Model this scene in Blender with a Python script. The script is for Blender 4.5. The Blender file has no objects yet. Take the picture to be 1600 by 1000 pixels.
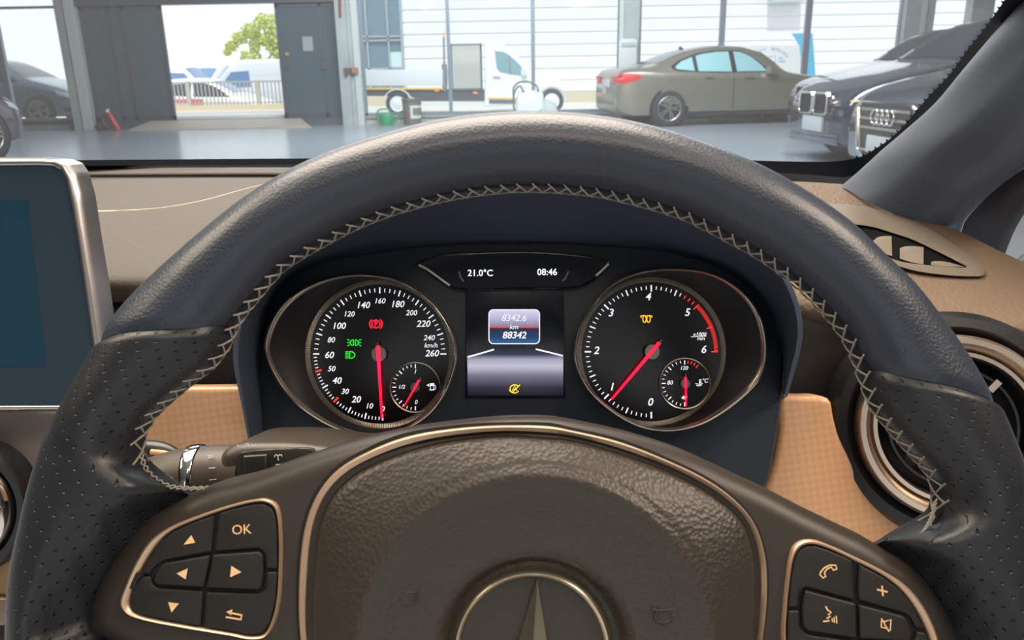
import bpy, bmesh, math, random
from mathutils import Vector, Matrix
from mathutils.geometry import tessellate_polygon
random.seed(7)
SC = bpy.context.scene
COL = SC.collection
PI = math.pi

# ------------------------------------------------------------------ camera
F = 1250.0                      # focal length in pixels of the 1600x1000 frame
PITCH = math.atan(392 / F)
ROLL = 0.018
CAM = Vector((0, 0, 1.10))
_r0, _u0, _f0 = Vector((1, 0, 0)), Vector((0, math.sin(PITCH), math.cos(PITCH))), Vector((0, math.cos(PITCH), -math.sin(PITCH)))
RIGHT = _r0 * math.cos(ROLL) - _u0 * math.sin(ROLL)
UP = _u0 * math.cos(ROLL) + _r0 * math.sin(ROLL)
FWD = _f0
cd = bpy.data.cameras.new('camera')
cam = bpy.data.objects.new('camera', cd)
COL.objects.link(cam)
cd.sensor_width = 36
cd.lens = 36 * F / 1600
cd.clip_start = 0.02
cd.clip_end = 400
cd.dof.use_dof = True
cd.dof.focus_distance = 0.42
cd.dof.aperture_fstop = 26
cam.matrix_world = Matrix(((RIGHT.x, UP.x, -FWD.x, CAM.x), (RIGHT.y, UP.y, -FWD.y, CAM.y), (RIGHT.z, UP.z, -FWD.z, CAM.z), (0, 0, 0, 1)))
SC.camera = cam

# ------------------------------------------------------------------ light and exposure
SC.view_settings.view_transform = 'Standard'
SC.view_settings.look = 'None'
SC.view_settings.gamma = 1
SC.view_settings.use_curve_mapping = False
SC.view_settings.exposure = 0.3
SC.cycles.use_denoising = True
SC.cycles.max_bounces = 10
SC.cycles.transparent_max_bounces = 16
SC.cycles.sample_clamp_indirect = 6
w = bpy.data.worlds.new('sky')
SC.world = w
w.use_nodes = True
bg = w.node_tree.nodes['Background']
bg.inputs[0].default_value = (0.93, 0.97, 1.0, 1)
bg.inputs[1].default_value = 0.98

def light(name, kind, loc, target, energy, color, sx=1, sy=1):
    d = bpy.data.lights.new(name, kind)
    d.energy = energy
    d.color = color
    if kind == 'AREA':
        d.shape = 'RECTANGLE'
        d.size = sx
        d.size_y = sy
    o = bpy.data.objects.new(name, d)
    COL.objects.link(o)
    o.location = loc
    o.rotation_euler = (Vector(target) - Vector(loc)).to_track_quat('-Z', 'Y').to_euler()
    return o
sun = light('sun', 'SUN', (0, -20, 40), (3, 0, 0), 2.2, (1.0, 0.96, 0.9))
sun.data.angle = math.radians(0.6)
WARM = (1.0, 0.86, 0.72)
light('added_light', 'AREA', (-0.5, 1.8, 4.4), (-0.2, 0.5, 0.9), 420, WARM, 4.0, 3.0)  # unseen area lights without fixtures, added to light the interior and hall
light('added_light', 'AREA', (0.3, -2.4, 4.2), (0, 0.4, 0.9), 40, WARM, 2.4, 1.0)
light('added_light', 'AREA', (-3.2, 0.2, 3.9), (0, 0.5, 0.9), 80, (1, 0.84, 0.62), 2.4, 1.0)  # added on the left for a yellow highlight along the rim
light('added_light', 'AREA', (3.0, -0.6, 3.9), (0, 0.5, 0.9), 120, (1, 0.82, 0.66), 2.4, 1.0)  # added on the right for the warm highlight band on the rim
light('added_light', 'AREA', (0.0, 9.0, 4.6), (0, 9.0, 0), 430, (0.88, 0.95, 1.0), 9.0, 1.2)
light('added_light', 'AREA', (0.0, 12.5, 4.6), (0, 18.5, 0.5), 520, (0.88, 0.95, 1.0), 9.0, 1.2)  # added and aimed at the front wall to lift the backlit columns

# ------------------------------------------------------------------ projection helpers
def ray(px, py):
    return FWD + RIGHT * ((px - 800) / F) + UP * ((500 - py) / F)
def P(px, py, d):
    return CAM + ray(px, py) * d
def on_plane(px, py, pt, nrm):
    r = ray(px, py)
    return CAM + r * ((pt - CAM).dot(nrm) / r.dot(nrm))
def G(px, py, z=0.0):
    return on_plane(px, py, Vector((0, 0, z)), Vector((0, 0, 1)))
def YP(px, py, y):
    return on_plane(px, py, Vector((0, y, 0)), Vector((0, 1, 0)))

class Frame:
    """A tilted plane with its own axes; loc() turns a picture point into its coordinates."""
    def __init__(s, origin, u, v, n):
        s.o, s.u, s.v, s.n = origin, u, v, n
        s.m = Matrix(((u.x, v.x, n.x, origin.x), (u.y, v.y, n.y, origin.y), (u.z, v.z, n.z, origin.z), (0, 0, 0, 1)))
        s.inv = s.m.inverted()
        s.k = s.inv @ CAM
    def loc(s, px, py, n=0.0):
        p = s.inv @ on_plane(px, py, s.o + s.n * n, s.n)
        return Vector((p.x, p.y, n))
    def l2(s, pts, n=0.0):
        return [(q.x, q.y) for q in (s.loc(a, b, n) for a, b in pts)]
    def mm(s, px, py, n=0.0):
        """metres per picture pixel near this point"""
        return (s.loc(px + 5, py, n) - s.loc(px - 5, py, n)).length / 10

# ------------------------------------------------------------------ materials
def lin(c):
    return tuple(((x / 255) / 12.92 if x / 255 <= 0.04045 else ((x / 255 + 0.055) / 1.055) ** 2.4) for x in c)
_M = {}
def mat(name, rgb=(128, 128, 128), rough=0.5, metal=0.0, spec=0.5, emit=0.0, bump=None, var=0.0, coat=0.0, coords='Object', sheen=0.0, coat_rough=0.05):
    if name in _M:
        return _M[name]
    m = bpy.data.materials.new(name)
    m.use_nodes = True
    nt = m.node_tree
    b = nt.nodes['Principled BSDF']
    c = lin(rgb) + (1,)
    b.inputs['Base Color'].default_value = c
    b.inputs['Roughness'].default_value = rough
    b.inputs['Metallic'].default_value = metal
    b.inputs['Specular IOR Level'].default_value = spec
    b.inputs['Coat Weight'].default_value = coat
    b.inputs['Coat Roughness'].default_value = coat_rough
    if sheen:
        b.inputs['Sheen Weight'].default_value = sheen
    if emit:
        b.inputs['Emission Color'].default_value = c
        b.inputs['Emission Strength'].default_value = emit
    if bump or var:
        tc = nt.nodes.new('ShaderNodeTexCoord')
    if bump:
        kind, scale, strength, dist = bump
        if kind == 'voronoi':
            t = nt.nodes.new('ShaderNodeTexVoronoi')
            out = t.outputs['Distance']
        else:
            t = nt.nodes.new('ShaderNodeTexNoise')
            t.inputs['Detail'].default_value = 3
            out = t.outputs[0]
        t.inputs['Scale'].default_value = scale
        nt.links.new(tc.outputs[coords], t.inputs['Vector'])
        bn = nt.nodes.new('ShaderNodeBump')
        bn.inputs['Strength'].default_value = strength
        bn.inputs['Distance'].default_value = dist
        nt.links.new(out, bn.inputs['Height'])
        nt.links.new(bn.outputs[0], b.inputs['Normal'])
    if var:
        t = nt.nodes.new('ShaderNodeTexNoise')
        t.inputs['Scale'].default_value = var[0]
        t.inputs['Detail'].default_value = 4
        nt.links.new(tc.outputs[coords], t.inputs['Vector'])
        mx = nt.nodes.new('ShaderNodeMix')
        mx.data_type = 'RGBA'
        mx.inputs[6].default_value = c
        mx.inputs[7].default_value = lin(var[1]) + (1,)
        nt.links.new(t.outputs[0], mx.inputs[0])
        nt.links.new(mx.outputs[2], b.inputs['Base Color'])
    _M[name] = m
    return m

def glass_mat(name, tint=(0.93, 0.97, 0.98), gloss=0.06, haze=0.0, haze_col=(0.8, 0.86, 0.95), rough=0.0):
    m = bpy.data.materials.new(name)
    m.use_nodes = True
    nt = m.node_tree
    nt.nodes.clear()
    out = nt.nodes.new('ShaderNodeOutputMaterial')
    tr = nt.nodes.new('ShaderNodeBsdfTransparent')
    tr.inputs[0].default_value = tint + (1,)
    gl = nt.nodes.new('ShaderNodeBsdfGlossy')
    gl.inputs['Roughness'].default_value = rough
    fr = nt.nodes.new('ShaderNodeLayerWeight')
    fr.inputs[0].default_value = 0.5
    pw = nt.nodes.new('ShaderNodeMath')
    pw.operation = 'POWER'
    pw.inputs[1].default_value = 5
    nt.links.new(fr.outputs['Facing'], pw.inputs[0])
    sc = nt.nodes.new('ShaderNodeMath')
    sc.operation = 'MULTIPLY_ADD'
    sc.inputs[1].default_value = 0.7
    sc.inputs[2].default_value = gloss
    sc.use_clamp = True
    nt.links.new(pw.outputs[0], sc.inputs[0])
    mx = nt.nodes.new('ShaderNodeMixShader')
    nt.links.new(sc.outputs[0], mx.inputs[0])
    nt.links.new(tr.outputs[0], mx.inputs[1])
    nt.links.new(gl.outputs[0], mx.inputs[2])
    last = mx
    if haze:
        df = nt.nodes.new('ShaderNodeBsdfDiffuse')
        df.inputs[0].default_value = haze_col + (1,)
        tl = nt.nodes.new('ShaderNodeBsdfTranslucent')
        tl.inputs[0].default_value = haze_col + (1,)
        m1 = nt.nodes.new('ShaderNodeMixShader')
        nt.links.new(df.outputs[0], m1.inputs[1])
        nt.links.new(tl.outputs[0], m1.inputs[2])
        m2 = nt.nodes.new('ShaderNodeMixShader')
        m2.inputs[0].default_value = haze
        nt.links.new(mx.outputs[0], m2.inputs[1])
        nt.links.new(m1.outputs[0], m2.inputs[2])
        last = m2
    nt.links.new(last.outputs[0], out.inputs[0])
    return m

# ------------------------------------------------------------------ curves
def catmull(pts, n, closed=False):
    """n points evenly spread along a smooth curve through pts (tuples of any length)"""
    pts = [tuple(p) for p in pts]
    k = len(pts)
    segs = k if closed else k - 1
    dense = []
    for i in range(segs):
        if closed:
            p0, p1, p2, p3 = pts[(i - 1) % k], pts[i], pts[(i + 1) % k], pts[(i + 2) % k]
        else:
            p1, p2 = pts[i], pts[i + 1]
            p0 = pts[i - 1] if i else tuple(2 * a - b for a, b in zip(p1, p2))
            p3 = pts[i + 2] if i + 2 < k else tuple(2 * a - b for a, b in zip(p2, p1))
        # centripetal spacing keeps uneven points from overshooting
        def dd(a, b):
            return max(1e-6, math.sqrt(sum((x - y) ** 2 for x, y in zip(a, b))) ** 0.5)
        t0 = 0.0
        t1 = t0 + dd(p0, p1)
        t2 = t1 + dd(p1, p2)
        t3 = t2 + dd(p2, p3)
        for j in range(16):
            t = t1 + (t2 - t1) * j / 16
            q = []
            for a, b, c, d in zip(p0, p1, p2, p3):
                A1 = (t1 - t) / (t1 - t0) * a + (t - t0) / (t1 - t0) * b
                A2 = (t2 - t) / (t2 - t1) * b + (t - t1) / (t2 - t1) * c
                A3 = (t3 - t) / (t3 - t2) * c + (t - t2) / (t3 - t2) * d
                B1 = (t2 - t) / (t2 - t0) * A1 + (t - t0) / (t2 - t0) * A2
                B2 = (t3 - t) / (t3 - t1) * A2 + (t - t1) / (t3 - t1) * A3
                q.append((t2 - t) / (t2 - t1) * B1 + (t - t1) / (t2 - t1) * B2)
            dense.append(tuple(q))
    dense.append(pts[0] if closed else pts[-1])
    L = [0.0]
    for a, b in zip(dense, dense[1:]):
        L.append(L[-1] + math.sqrt(sum((x - y) ** 2 for x, y in zip(a, b))))
    out = []
    cnt = n if closed else n - 1
    j = 0
    for i in range(n):
        s = L[-1] * i / cnt
        while j < len(L) - 2 and L[j + 1] < s:
            j += 1
        f = (s - L[j]) / max(1e-12, L[j + 1] - L[j])
        out.append(tuple(a + (b - a) * f for a, b in zip(dense[j], dense[j + 1])))
    return out
def interp(table, x):
    """smooth monotone interpolation in a list of (x, y)"""
    if x <= table[0][0]:
        return table[0][1]
    if x >= table[-1][0]:
        return table[-1][1]
    for (a, ya), (b, yb) in zip(table, table[1:]):
        if a <= x <= b:
            return ya + (yb - ya) * (x - a) / max(1e-9, b - a)
def csmooth(table, x):
    """Catmull-like interpolation of a table (x, y)"""
    n = len(table)
    if x <= table[0][0]:
        return table[0][1]
    if x >= table[-1][0]:
        return table[-1][1]
    for i in range(n - 1):
        x0, y0 = table[i]
        x1, y1 = table[i + 1]
        if x0 <= x <= x1:
            h = x1 - x0
            def slope(k):
                if k <= 0 or k >= n - 1:
                    kk = min(max(k, 1), n - 1)
                    return (table[kk][1] - table[kk - 1][1]) / (table[kk][0] - table[kk - 1][0])
                d0 = (table[k][1] - table[k - 1][1]) / (table[k][0] - table[k - 1][0])
                d1 = (table[k + 1][1] - table[k][1]) / (table[k + 1][0] - table[k][0])
                return 0 if d0 * d1 <= 0 else 2 * d0 * d1 / (d0 + d1)
            t = (x - x0) / h
            m0, m1 = slope(i), slope(i + 1)
            return (y0 * (2 * t ** 3 - 3 * t ** 2 + 1) + m0 * h * (t ** 3 - 2 * t ** 2 + t) + y1 * (-2 * t ** 3 + 3 * t ** 2) + m1 * h * (t ** 3 - t ** 2))
def offset_poly(pts, d):
    """move a closed 2-D outline inwards by d"""
    n = len(pts)
    area = sum(pts[i][0] * pts[(i + 1) % n][1] - pts[(i + 1) % n][0] * pts[i][1] for i in range(n))
    sg = 1 if area > 0 else -1
    out = []
    for i in range(n):
        a, b, c = pts[i - 1], pts[i], pts[(i + 1) % n]
        def nr(p, q):
            dx, dy = q[0] - p[0], q[1] - p[1]
            l = math.hypot(dx, dy) or 1e-9
            return (-dy / l * sg, dx / l * sg)
        n1, n2 = nr(a, b), nr(b, c)
        mx, my = n1[0] + n2[0], n1[1] + n2[1]
        l = math.hypot(mx, my) or 1e-9
        mx, my = mx / l, my / l
        k = max(0.45, mx * n1[0] + my * n1[1])
        out.append((b[0] + mx * d / k, b[1] + my * d / k))
    return out

# ------------------------------------------------------------------ mesh builder
class MB:
    def __init__(s):
        s.v, s.f, s.uv = [], [], {}
    def add(s, vs, fs, M=None):
        b = len(s.v)
        for v in vs:
            v = Vector(v)
            s.v.append(tuple(M @ v) if M else tuple(v))
        s.f += [tuple(b + i for i in f) for f in fs]
        return s
    def grid(s, rows, closed_u=False, closed_v=False, uvs=None):
        R, C_ = len(rows), len(rows[0])
        b = len(s.v)
        for r in rows:
            s.v += [tuple(p) for p in r]
        for i in range(R if closed_v else R - 1):
            for j in range(C_ if closed_u else C_ - 1):
                i2, j2 = (i + 1) % R, (j + 1) % C_
                s.f.append((b + i * C_ + j, b + i * C_ + j2, b + i2 * C_ + j2, b + i2 * C_ + j))
                if uvs:
                    jj = j + 1
                    s.uv[len(s.f) - 1] = (uvs(i, j), uvs(i, jj), uvs(i + 1, jj), uvs(i + 1, j))
        return s
    def box(s, c, size, M=None):
        x, y, z = c
        a, b_, d = size[0] / 2, size[1] / 2, size[2] / 2
        vs = [(x + i * a, y + j * b_, z + k * d) for k in (-1, 1) for j in (-1, 1) for i in (-1, 1)]
        return s.add(vs, [(0, 2, 3, 1), (4, 5, 7, 6), (0, 1, 5, 4), (2, 6, 7, 3), (0, 4, 6, 2), (1, 3, 7, 5)], M)
    def span(s, lo, hi):
        return s.box([(a + b) / 2 for a, b in zip(lo, hi)], [abs(b - a) for a, b in zip(lo, hi)])
    def slab(s, outline, z0, z1, bev=0.0, steps=3, M=None, back=False):
        """a plate with the given 2-D outline from height z0 to z1 and a rounded front edge"""
        rings = [[(x, y, z0) for x, y in outline]]
        if bev <= 0:
            rings.append([(x, y, z1) for x, y in outline])
        else:
            for k in range(steps + 1):
                a = PI / 2 * k / steps
                o = offset_poly(outline, bev * (1 - math.cos(a)))
                rings.append([(x, y, z1 - bev + bev * math.sin(a)) for x, y in o])
        n = len(outline)
        vs = [p for r in rings for p in r]
        fs = []
        for i in range(len(rings) - 1):
            for j in range(n):
                fs.append((i * n + j, i * n + (j + 1) % n, (i + 1) * n + (j + 1) % n, (i + 1) * n + j))
        top = [Vector((x, y, 0)) for x, y, _ in rings[-1]]
        o = (len(rings) - 1) * n
        for t in tessellate_polygon([top]):
            fs.append(tuple(o + k for k in t))
        if back:
            for t in tessellate_polygon([[Vector((x, y, 0)) for x, y in outline]]):
                fs.append(tuple(t))
        return s.add(vs, fs, M)
    def band(s, outer, inner, z0, z1, round_=0.0):
        """a flat ring between two closed outlines with equal point counts"""
        rows = []
        prof = [(0, z0), (0, z1 - round_), (0.18, z1), (0.82, z1), (1, z1 - round_), (1, z0)]
        for f, z in prof:
            rows.append([(a[0] + (b[0] - a[0]) * f, a[1] + (b[1] - a[1]) * f, z) for a, b in zip(outer, inner)])
        return s.grid(rows, closed_u=True)
    def revolve(s, prof, n=32, M=None, arc=2 * PI, a0=0.0):
        """profile of (radius, height) turned about local z"""
        full = abs(arc - 2 * PI) < 1e-6
        m = n if full else n + 1
        vs, fs = [], []
        for r, z in prof:
            for i in range(m):
                a = a0 + arc * i / n
                vs.append((r * math.cos(a), r * math.sin(a), z))
        for k in range(len(prof) - 1):
            for i in range(n):
                j = (i + 1) % m
                fs.append((k * m + i, k * m + j, (k + 1) * m + j, (k + 1) * m + i))
        return s.add(vs, fs, M)
    def tube(s, path, r, n=8, closed=False, caps=True):
        path = [Vector(p) for p in path]
        k = len(path)
        rr = r if isinstance(r, (list, tuple)) else [r] * k
        rows = []
        prev = None
        for i, p in enumerate(path):
            a = path[i - 1] if (i or closed) else p
            b = path[(i + 1) % k] if (i + 1 < k or closed) else p
            t = (b - a).normalized()
            if prev is None:
                ref = Vector((0, 0, 1)) if abs(t.z) < 0.9 else Vector((1, 0, 0))
                nx = t.cross(ref).normalized()
            else:
                nx = (prev - t * prev.dot(t))
                nx = nx.normalized() if nx.length > 1e-9 else t.orthogonal().normalized()
            prev = nx
            ny = t.cross(nx)
            rows.append([tuple(p + nx * (rr[i] * math.cos(2 * PI * j / n)) + ny * (rr[i] * math.sin(2 * PI * j / n))) for j in range(n)])
        b0 = len(s.v)
        s.grid(rows, closed_u=True, closed_v=closed)
        if caps and not closed:
            s.f.append(tuple(b0 + j for j in range(n)))
            s.f.append(tuple(b0 + (k - 1) * n + j for j in range(n)))
        return s
    def stroke(s, pts, width, z, thick=0.0003, closed=False):
        """a flat drawn line in the local xy plane"""
        k = len(pts)
        L, R = [], []
        for i, p in enumerate(pts):
            a = pts[i - 1] if (i or closed) else p
            b = pts[(i + 1) % k] if (i + 1 < k or closed) else p
            dx, dy = b[0] - a[0], b[1] - a[1]
            l = math.hypot(dx, dy) or 1e-9
            nx, ny = -dy / l * width / 2, dx / l * width / 2
            L.append((p[0] + nx, p[1] + ny))
            R.append((p[0] - nx, p[1] - ny))
        rows = [[(x, y, z) for x, y in L], [(x, y, z + thick) for x, y in L], [(x, y, z + thick) for x, y in R], [(x, y, z) for x, y in R]]
        return s.grid(rows, closed_u=closed)
    def text(s, txt, x, y, z, size, shear=0.0, bold=0.0, rot=0.0, M=None, sx=1.0):
        cu = bpy.data.curves.new('t', 'FONT')
        cu.body = txt
        cu.size = size
        cu.align_x = 'CENTER'
        cu.align_y = 'CENTER'
        cu.shear = shear
        cu.offset = bold * size
        cu.extrude = size * 0.01
        cu.resolution_u = 3
        o = bpy.data.objects.new('t', cu)
        COL.objects.link(o)
        dg = bpy.context.evaluated_depsgraph_get()
        me = bpy.data.meshes.new_from_object(o.evaluated_get(dg))
        T = Matrix.Translation((x, y, z)) @ Matrix.Rotation(rot, 4, 'Z') @ Matrix.Diagonal((sx, 1, 1, 1))
        if M:
            T = M @ T
        s.add([v.co for v in me.vertices], [tuple(p.vertices) for p in me.polygons], T)
        bpy.data.objects.remove(o)
        bpy.data.curves.remove(cu)
        bpy.data.meshes.remove(me)
        return s
    def build(s, name, m=None, parent=None, smooth=40, fix=True, world=False):
        me = bpy.data.meshes.new(name)
        if world and parent:
            iv = parent.matrix_world.inverted()
            pp = parent.parent
            if pp is not None:
                iv = pp.matrix_world.inverted()
            s.v = [tuple(iv @ Vector(v)) for v in s.v]
        me.from_pydata(s.v, [], s.f)
        if s.uv:
            ul = me.uv_layers.new(name='UVMap')
            for pi, p in enumerate(me.polygons):
                if pi in s.uv:
                    for li, uvc in zip(p.loop_indices, s.uv[pi]):
                        ul.data[li].uv = uvc
        bm = bmesh.new()
        bm.from_mesh(me)
        if not s.uv:
            bmesh.ops.remove_doubles(bm, verts=bm.verts, dist=1e-6)
        if fix:
            bmesh.ops.recalc_face_normals(bm, faces=bm.faces)
        if smooth:
            lim = math.radians(smooth)
            for f in bm.faces:
                f.smooth = True
            for e in bm.edges:
                if len(e.link_faces) == 2 and e.calc_face_angle(0) > lim:
                    e.smooth = False
        bm.to_mesh(me)
        bm.free()
        if m:
            me.materials.append(m)
        o = bpy.data.objects.new(name, me)
        COL.objects.link(o)
        if parent:
            o.parent = parent
        return o

def tag(o, label=None, cat=None, group=None, kind=None):
    if label:
        o['label'] = label
    if cat:
        o['category'] = cat
    if group:
        o['group'] = group
    if kind:
        o['kind'] = kind
    return o
def thing(name, label, cat, M=None, group=None):
    o = bpy.data.objects.new(name, None)
    o.empty_display_size = 0.05
    COL.objects.link(o)
    if M is not None:
        o.matrix_world = M
    return tag(o, label, cat, group)
def struct(name, mb, m, smooth=30):
    return tag(mb.build(name, m, None, smooth), kind='structure')
def loft(curves, nu, nv):
    """grid of points over rows of picture points with depth: each row a list of (px, py, depth), blended smoothly"""
    rows = [catmull(c, nu) for c in curves]
    cols = [catmull([r[j] for r in rows], nv) for j in range(nu)]
    return [[P(*cols[j][i]) for j in range(nu)] for i in range(nv)]
# ================================================================== materials of the car interior
LEATHER = mat('veil_tinted_leather', (38, 46, 59), 0.45, spec=0.45, coat=0.3, coat_rough=0.22, bump=('voronoi', 900, 0.25, 0.0006))  # blue-grey tint stands for the lens veil over the black rim
PLASTIC = mat('satin_dark_plastic', (52, 46, 41), 0.42, spec=0.4, bump=('noise', 1500, 0.06, 0.0003))
PADDED = mat('grained_dark_pad', (50, 44, 38), 0.40, spec=0.5, bump=('voronoi', 620, 0.32, 0.0007))
SILVER = mat('satin_silver', (200, 190, 178), 0.28, metal=1.0)
CHROME = mat('polished_chrome', (225, 222, 218), 0.08, metal=1.0)
CREAMSILVER = mat('pale_matt_silver', (214, 184, 156), 0.42, metal=0.75)
BUTTON = mat('button_black', (33, 31, 30), 0.5, spec=0.35)
ICON = mat('cream_print', (238, 196, 142), 0.5)
ICONW = mat('white_print', (225, 228, 232), 0.5)
THREAD = mat('grey_thread', (150, 145, 135), 0.75)
THREADD = mat('dark_gap', (6, 6, 7), 0.7)

def perforated():
    m = bpy.data.materials.new('perforated_black_leather')
    m.use_nodes = True
    nt = m.node_tree
    N, L = nt.nodes, nt.links
    b = N['Principled BSDF']
    b.inputs['Roughness'].default_value = 0.40
    b.inputs['Specular IOR Level'].default_value = 0.45
    uv = N.new('ShaderNodeUVMap')
    sp = N.new('ShaderNodeSeparateXYZ')
    L.new(uv.outputs[0], sp.inputs[0])
    def op(kind, a, bb=None):
        n = N.new('ShaderNodeMath')
        n.operation = kind
        for i, x in enumerate((a, bb)):
            if x is None:
                continue
            if isinstance(x, (int, float)):
                n.inputs[i].default_value = x
            else:
                L.new(x, n.inputs[i])
        return n.outputs[0]
    su, sv = 0.0062, 0.0042
    vrow = op('DIVIDE', sp.outputs[1], sv)
    fl = op('FLOOR', vrow)
    odd = op('MULTIPLY', op('MODULO', op('ADD', fl, 1000), 2), 0.5)
    uu = op('SUBTRACT', op('FRACT', op('ADD', op('DIVIDE', sp.outputs[0], su), odd)), 0.5)
    vv = op('SUBTRACT', op('FRACT', vrow), 0.5)
    du, dv = op('MULTIPLY', uu, su), op('MULTIPLY', vv, sv)
    d = op('SQRT', op('ADD', op('MULTIPLY', du, du), op('MULTIPLY', dv, dv)))
    mr = N.new('ShaderNodeMapRange')
    mr.interpolation_type = 'SMOOTHSTEP'
    mr.inputs['From Min'].default_value = 0.00024
    mr.inputs['From Max'].default_value = 0.00072
    L.new(d, mr.inputs['Value'])
    tc = N.new('ShaderNodeTexCoord')
    vo = N.new('ShaderNodeTexVoronoi')
    vo.inputs['Scale'].default_value = 900
    L.new(tc.outputs['Object'], vo.inputs['Vector'])
    hsum = op('ADD', mr.outputs[0], op('MULTIPLY', vo.outputs['Distance'], 0.06))
    bn = N.new('ShaderNodeBump')
    bn.inputs['Strength'].default_value = 0.9
    bn.inputs['Distance'].default_value = 0.0008
    L.new(hsum, bn.inputs['Height'])
    L.new(bn.outputs[0], b.inputs['Normal'])
    mx = N.new('ShaderNodeMix')
    mx.data_type = 'RGBA'
    mx.inputs[6].default_value = lin((8, 8, 9)) + (1,)
    mx.inputs[7].default_value = lin((31, 34, 39)) + (1,)
    L.new(mr.outputs[0], mx.inputs[0])
    L.new(mx.outputs[2], b.inputs['Base Color'])
    return m
PERF = perforated()

# ================================================================== steering wheel
th = math.radians(4.0)
WF = Frame(P(831, 1017, 0.285), RIGHT.copy(), UP * math.cos(th) + FWD * math.sin(th), UP * math.sin(th) - FWD * math.cos(th))
wheel = thing('steering_wheel', 'black leather sports steering wheel with grey cross-stitching and star emblem', 'steering wheel', WF.m)

OUT_PX = [(20, 1000), (27, 880), (36, 840), (46, 800), (52, 768), (66, 720), (80, 676), (99, 636), (116, 608), (132, 576), (152, 548), (160, 520),
          (188, 480), (248, 420), (300, 374), (337, 343), (386, 305.6), (410, 290), (454, 264), (493, 245), (533, 229.7), (575, 216.5), (620, 203.5),
          (645, 196), (690, 186.4), (735, 180), (795, 175), (828, 174), (885, 176), (930, 180.4), (990, 190), (1035, 201), (1080, 215.5), (1146, 240),
          (1202, 264), (1238, 286), (1283, 313), (1340, 355), (1375, 392.5), (1412, 424), (1440, 455), (1465, 490), (1500, 535), (1530, 585), (1552, 622),
          (1575, 677), (1590, 710), (1602, 745), (1614, 800), (1624, 870), (1630, 940), (1633, 1000)]
INN_PX = [(232, 742), (224, 724), (221, 700), (223, 684), (238, 656), (262, 632), (294, 604), (330, 576), (352, 548), (366, 516), (379, 494), (402, 466), (441, 421),
          (482, 395), (513, 378), (548, 359), (581, 345), (619, 331), (645, 324), (690, 312), (750, 302), (810, 296.5), (855, 297), (900, 300.5), (945, 306),
          (990, 317), (1035, 329), (1080, 345), (1107, 359), (1140, 377), (1174, 395), (1205, 415), (1233, 437), (1261, 461), (1283, 485), (1300, 503),
          (1321, 532), (1338, 569), (1348, 599), (1360, 632), (1373, 652), (1398, 684), (1422, 712), (1440, 732), (1455, 752), (1461, 778), (1458, 800), (1449, 820)]
def polar(px, py):
    p = WF.loc(px, py)
    a = math.degrees(math.atan2(p.y, p.x))
    if a < -90:
        a += 360
    return a, math.hypot(p.x, p.y)
o_tab = sorted(polar(*p) for p in OUT_PX)
i_tab = sorted(polar(*p) for p in INN_PX)
aL, aR = i_tab[-1][0], i_tab[0][0]
rsp = WF.mm(600, 800) * 545
i_tab = [(-60, rsp), (aR - 1.3, rsp), (aR - 0.6, rsp * 1.03)] + i_tab + [(aL + 0.6, rsp * 1.03), (aL + 1.3, rsp), (240, rsp)]
def smooth_tab(tab, x, wdt=1.6):
    return sum(interp(tab, x + k * wdt / 3) * c for k, c in ((-3, 1), (-2, 2), (-1, 3), (0, 4), (1, 3), (2, 2), (3, 1))) / 16
B_RIM = 0.0162
def ss_(x):
    x = min(1, max(0, x))
    return x * x * (3 - 2 * x)
def section(phi):
    ro = smooth_tab(o_tab, phi, 3.0)
    ri = smooth_tab(i_tab, phi, 0.8)
    return ro, ri
RMEAN = sum(interp(o_tab, a) for a in range(20, 161, 10)) / 15
HOUS = [(143, 988), (137, 972), (139, 945), (157, 901), (187, 857), (222, 816), (270, 786), (320, 761), (380, 746), (460, 718), (540, 693), (630, 672), (726, 659), (800, 653),
        (860, 653.5), (892, 658), (960, 672), (1000, 682), (1072, 705), (1144, 738), (1198, 763), (1256, 793), (1312, 820), (1350, 838), (1390, 862), (1425, 882), (1450, 907),
        (1475, 942), (1495, 980), (1502, 1010), (1490, 1060), (1400, 1120), (1290, 1170), (1210, 1260), (1100, 1330), (831, 1360), (560, 1330), (450, 1260), (400, 1150), (280, 1060), (180, 1015)]
HN = 0.004
ho = catmull(WF.l2(HOUS, HN - 0.004), 240, True)
COVER_EDGE = HN - 0.010
_cov = sorted((lambda a, r: (a + 360 if a < -90 else a, r))(math.degrees(math.atan2(y, x)), math.hypot(x, y)) for x, y in ho)
def cover_r(phi):
    return interp(_cov, phi)
_sec = {}
def rim_params(phi):
    key = round(phi, 3)
    if key in _sec:
        return _sec[key]
    q = phi
    # below the frame the rim closes as the mirror of its upper half
    if phi < -8 or phi > 188:
        q2 = -8 if phi < -8 else 188
        ro, ri = section(q2)
        if phi < -8:
            ro = smooth_tab(o_tab, -2)
        ri = ro - 0.036 if (phi < -25 or phi > 205) else ri
    else:
        ro, ri = section(q)
    c = (ro + ri) / 2
    wd = (ro - ri) / 2
    a_ = math.radians(phi)
    er = Vector((math.cos(a_), math.sin(a_), 0))
    d = er * c - WF.k
    s = d.dot(er) / abs(d.z)
    a = math.sqrt(max(wd * wd - (B_RIM * s) ** 2, (0.62 * wd) ** 2))
    rot, rit = c + a, c - a
    low = ss_((26 - phi) / 10) if phi < 90 else ss_((phi - (aL - 0.5)) / 10)
    ao = min(a, 0.0205 - 0.0035 * low)
    cc = rot - ao
    _sec[key] = (cc, ao, cc - rit)
    return _sec[key]
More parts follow.
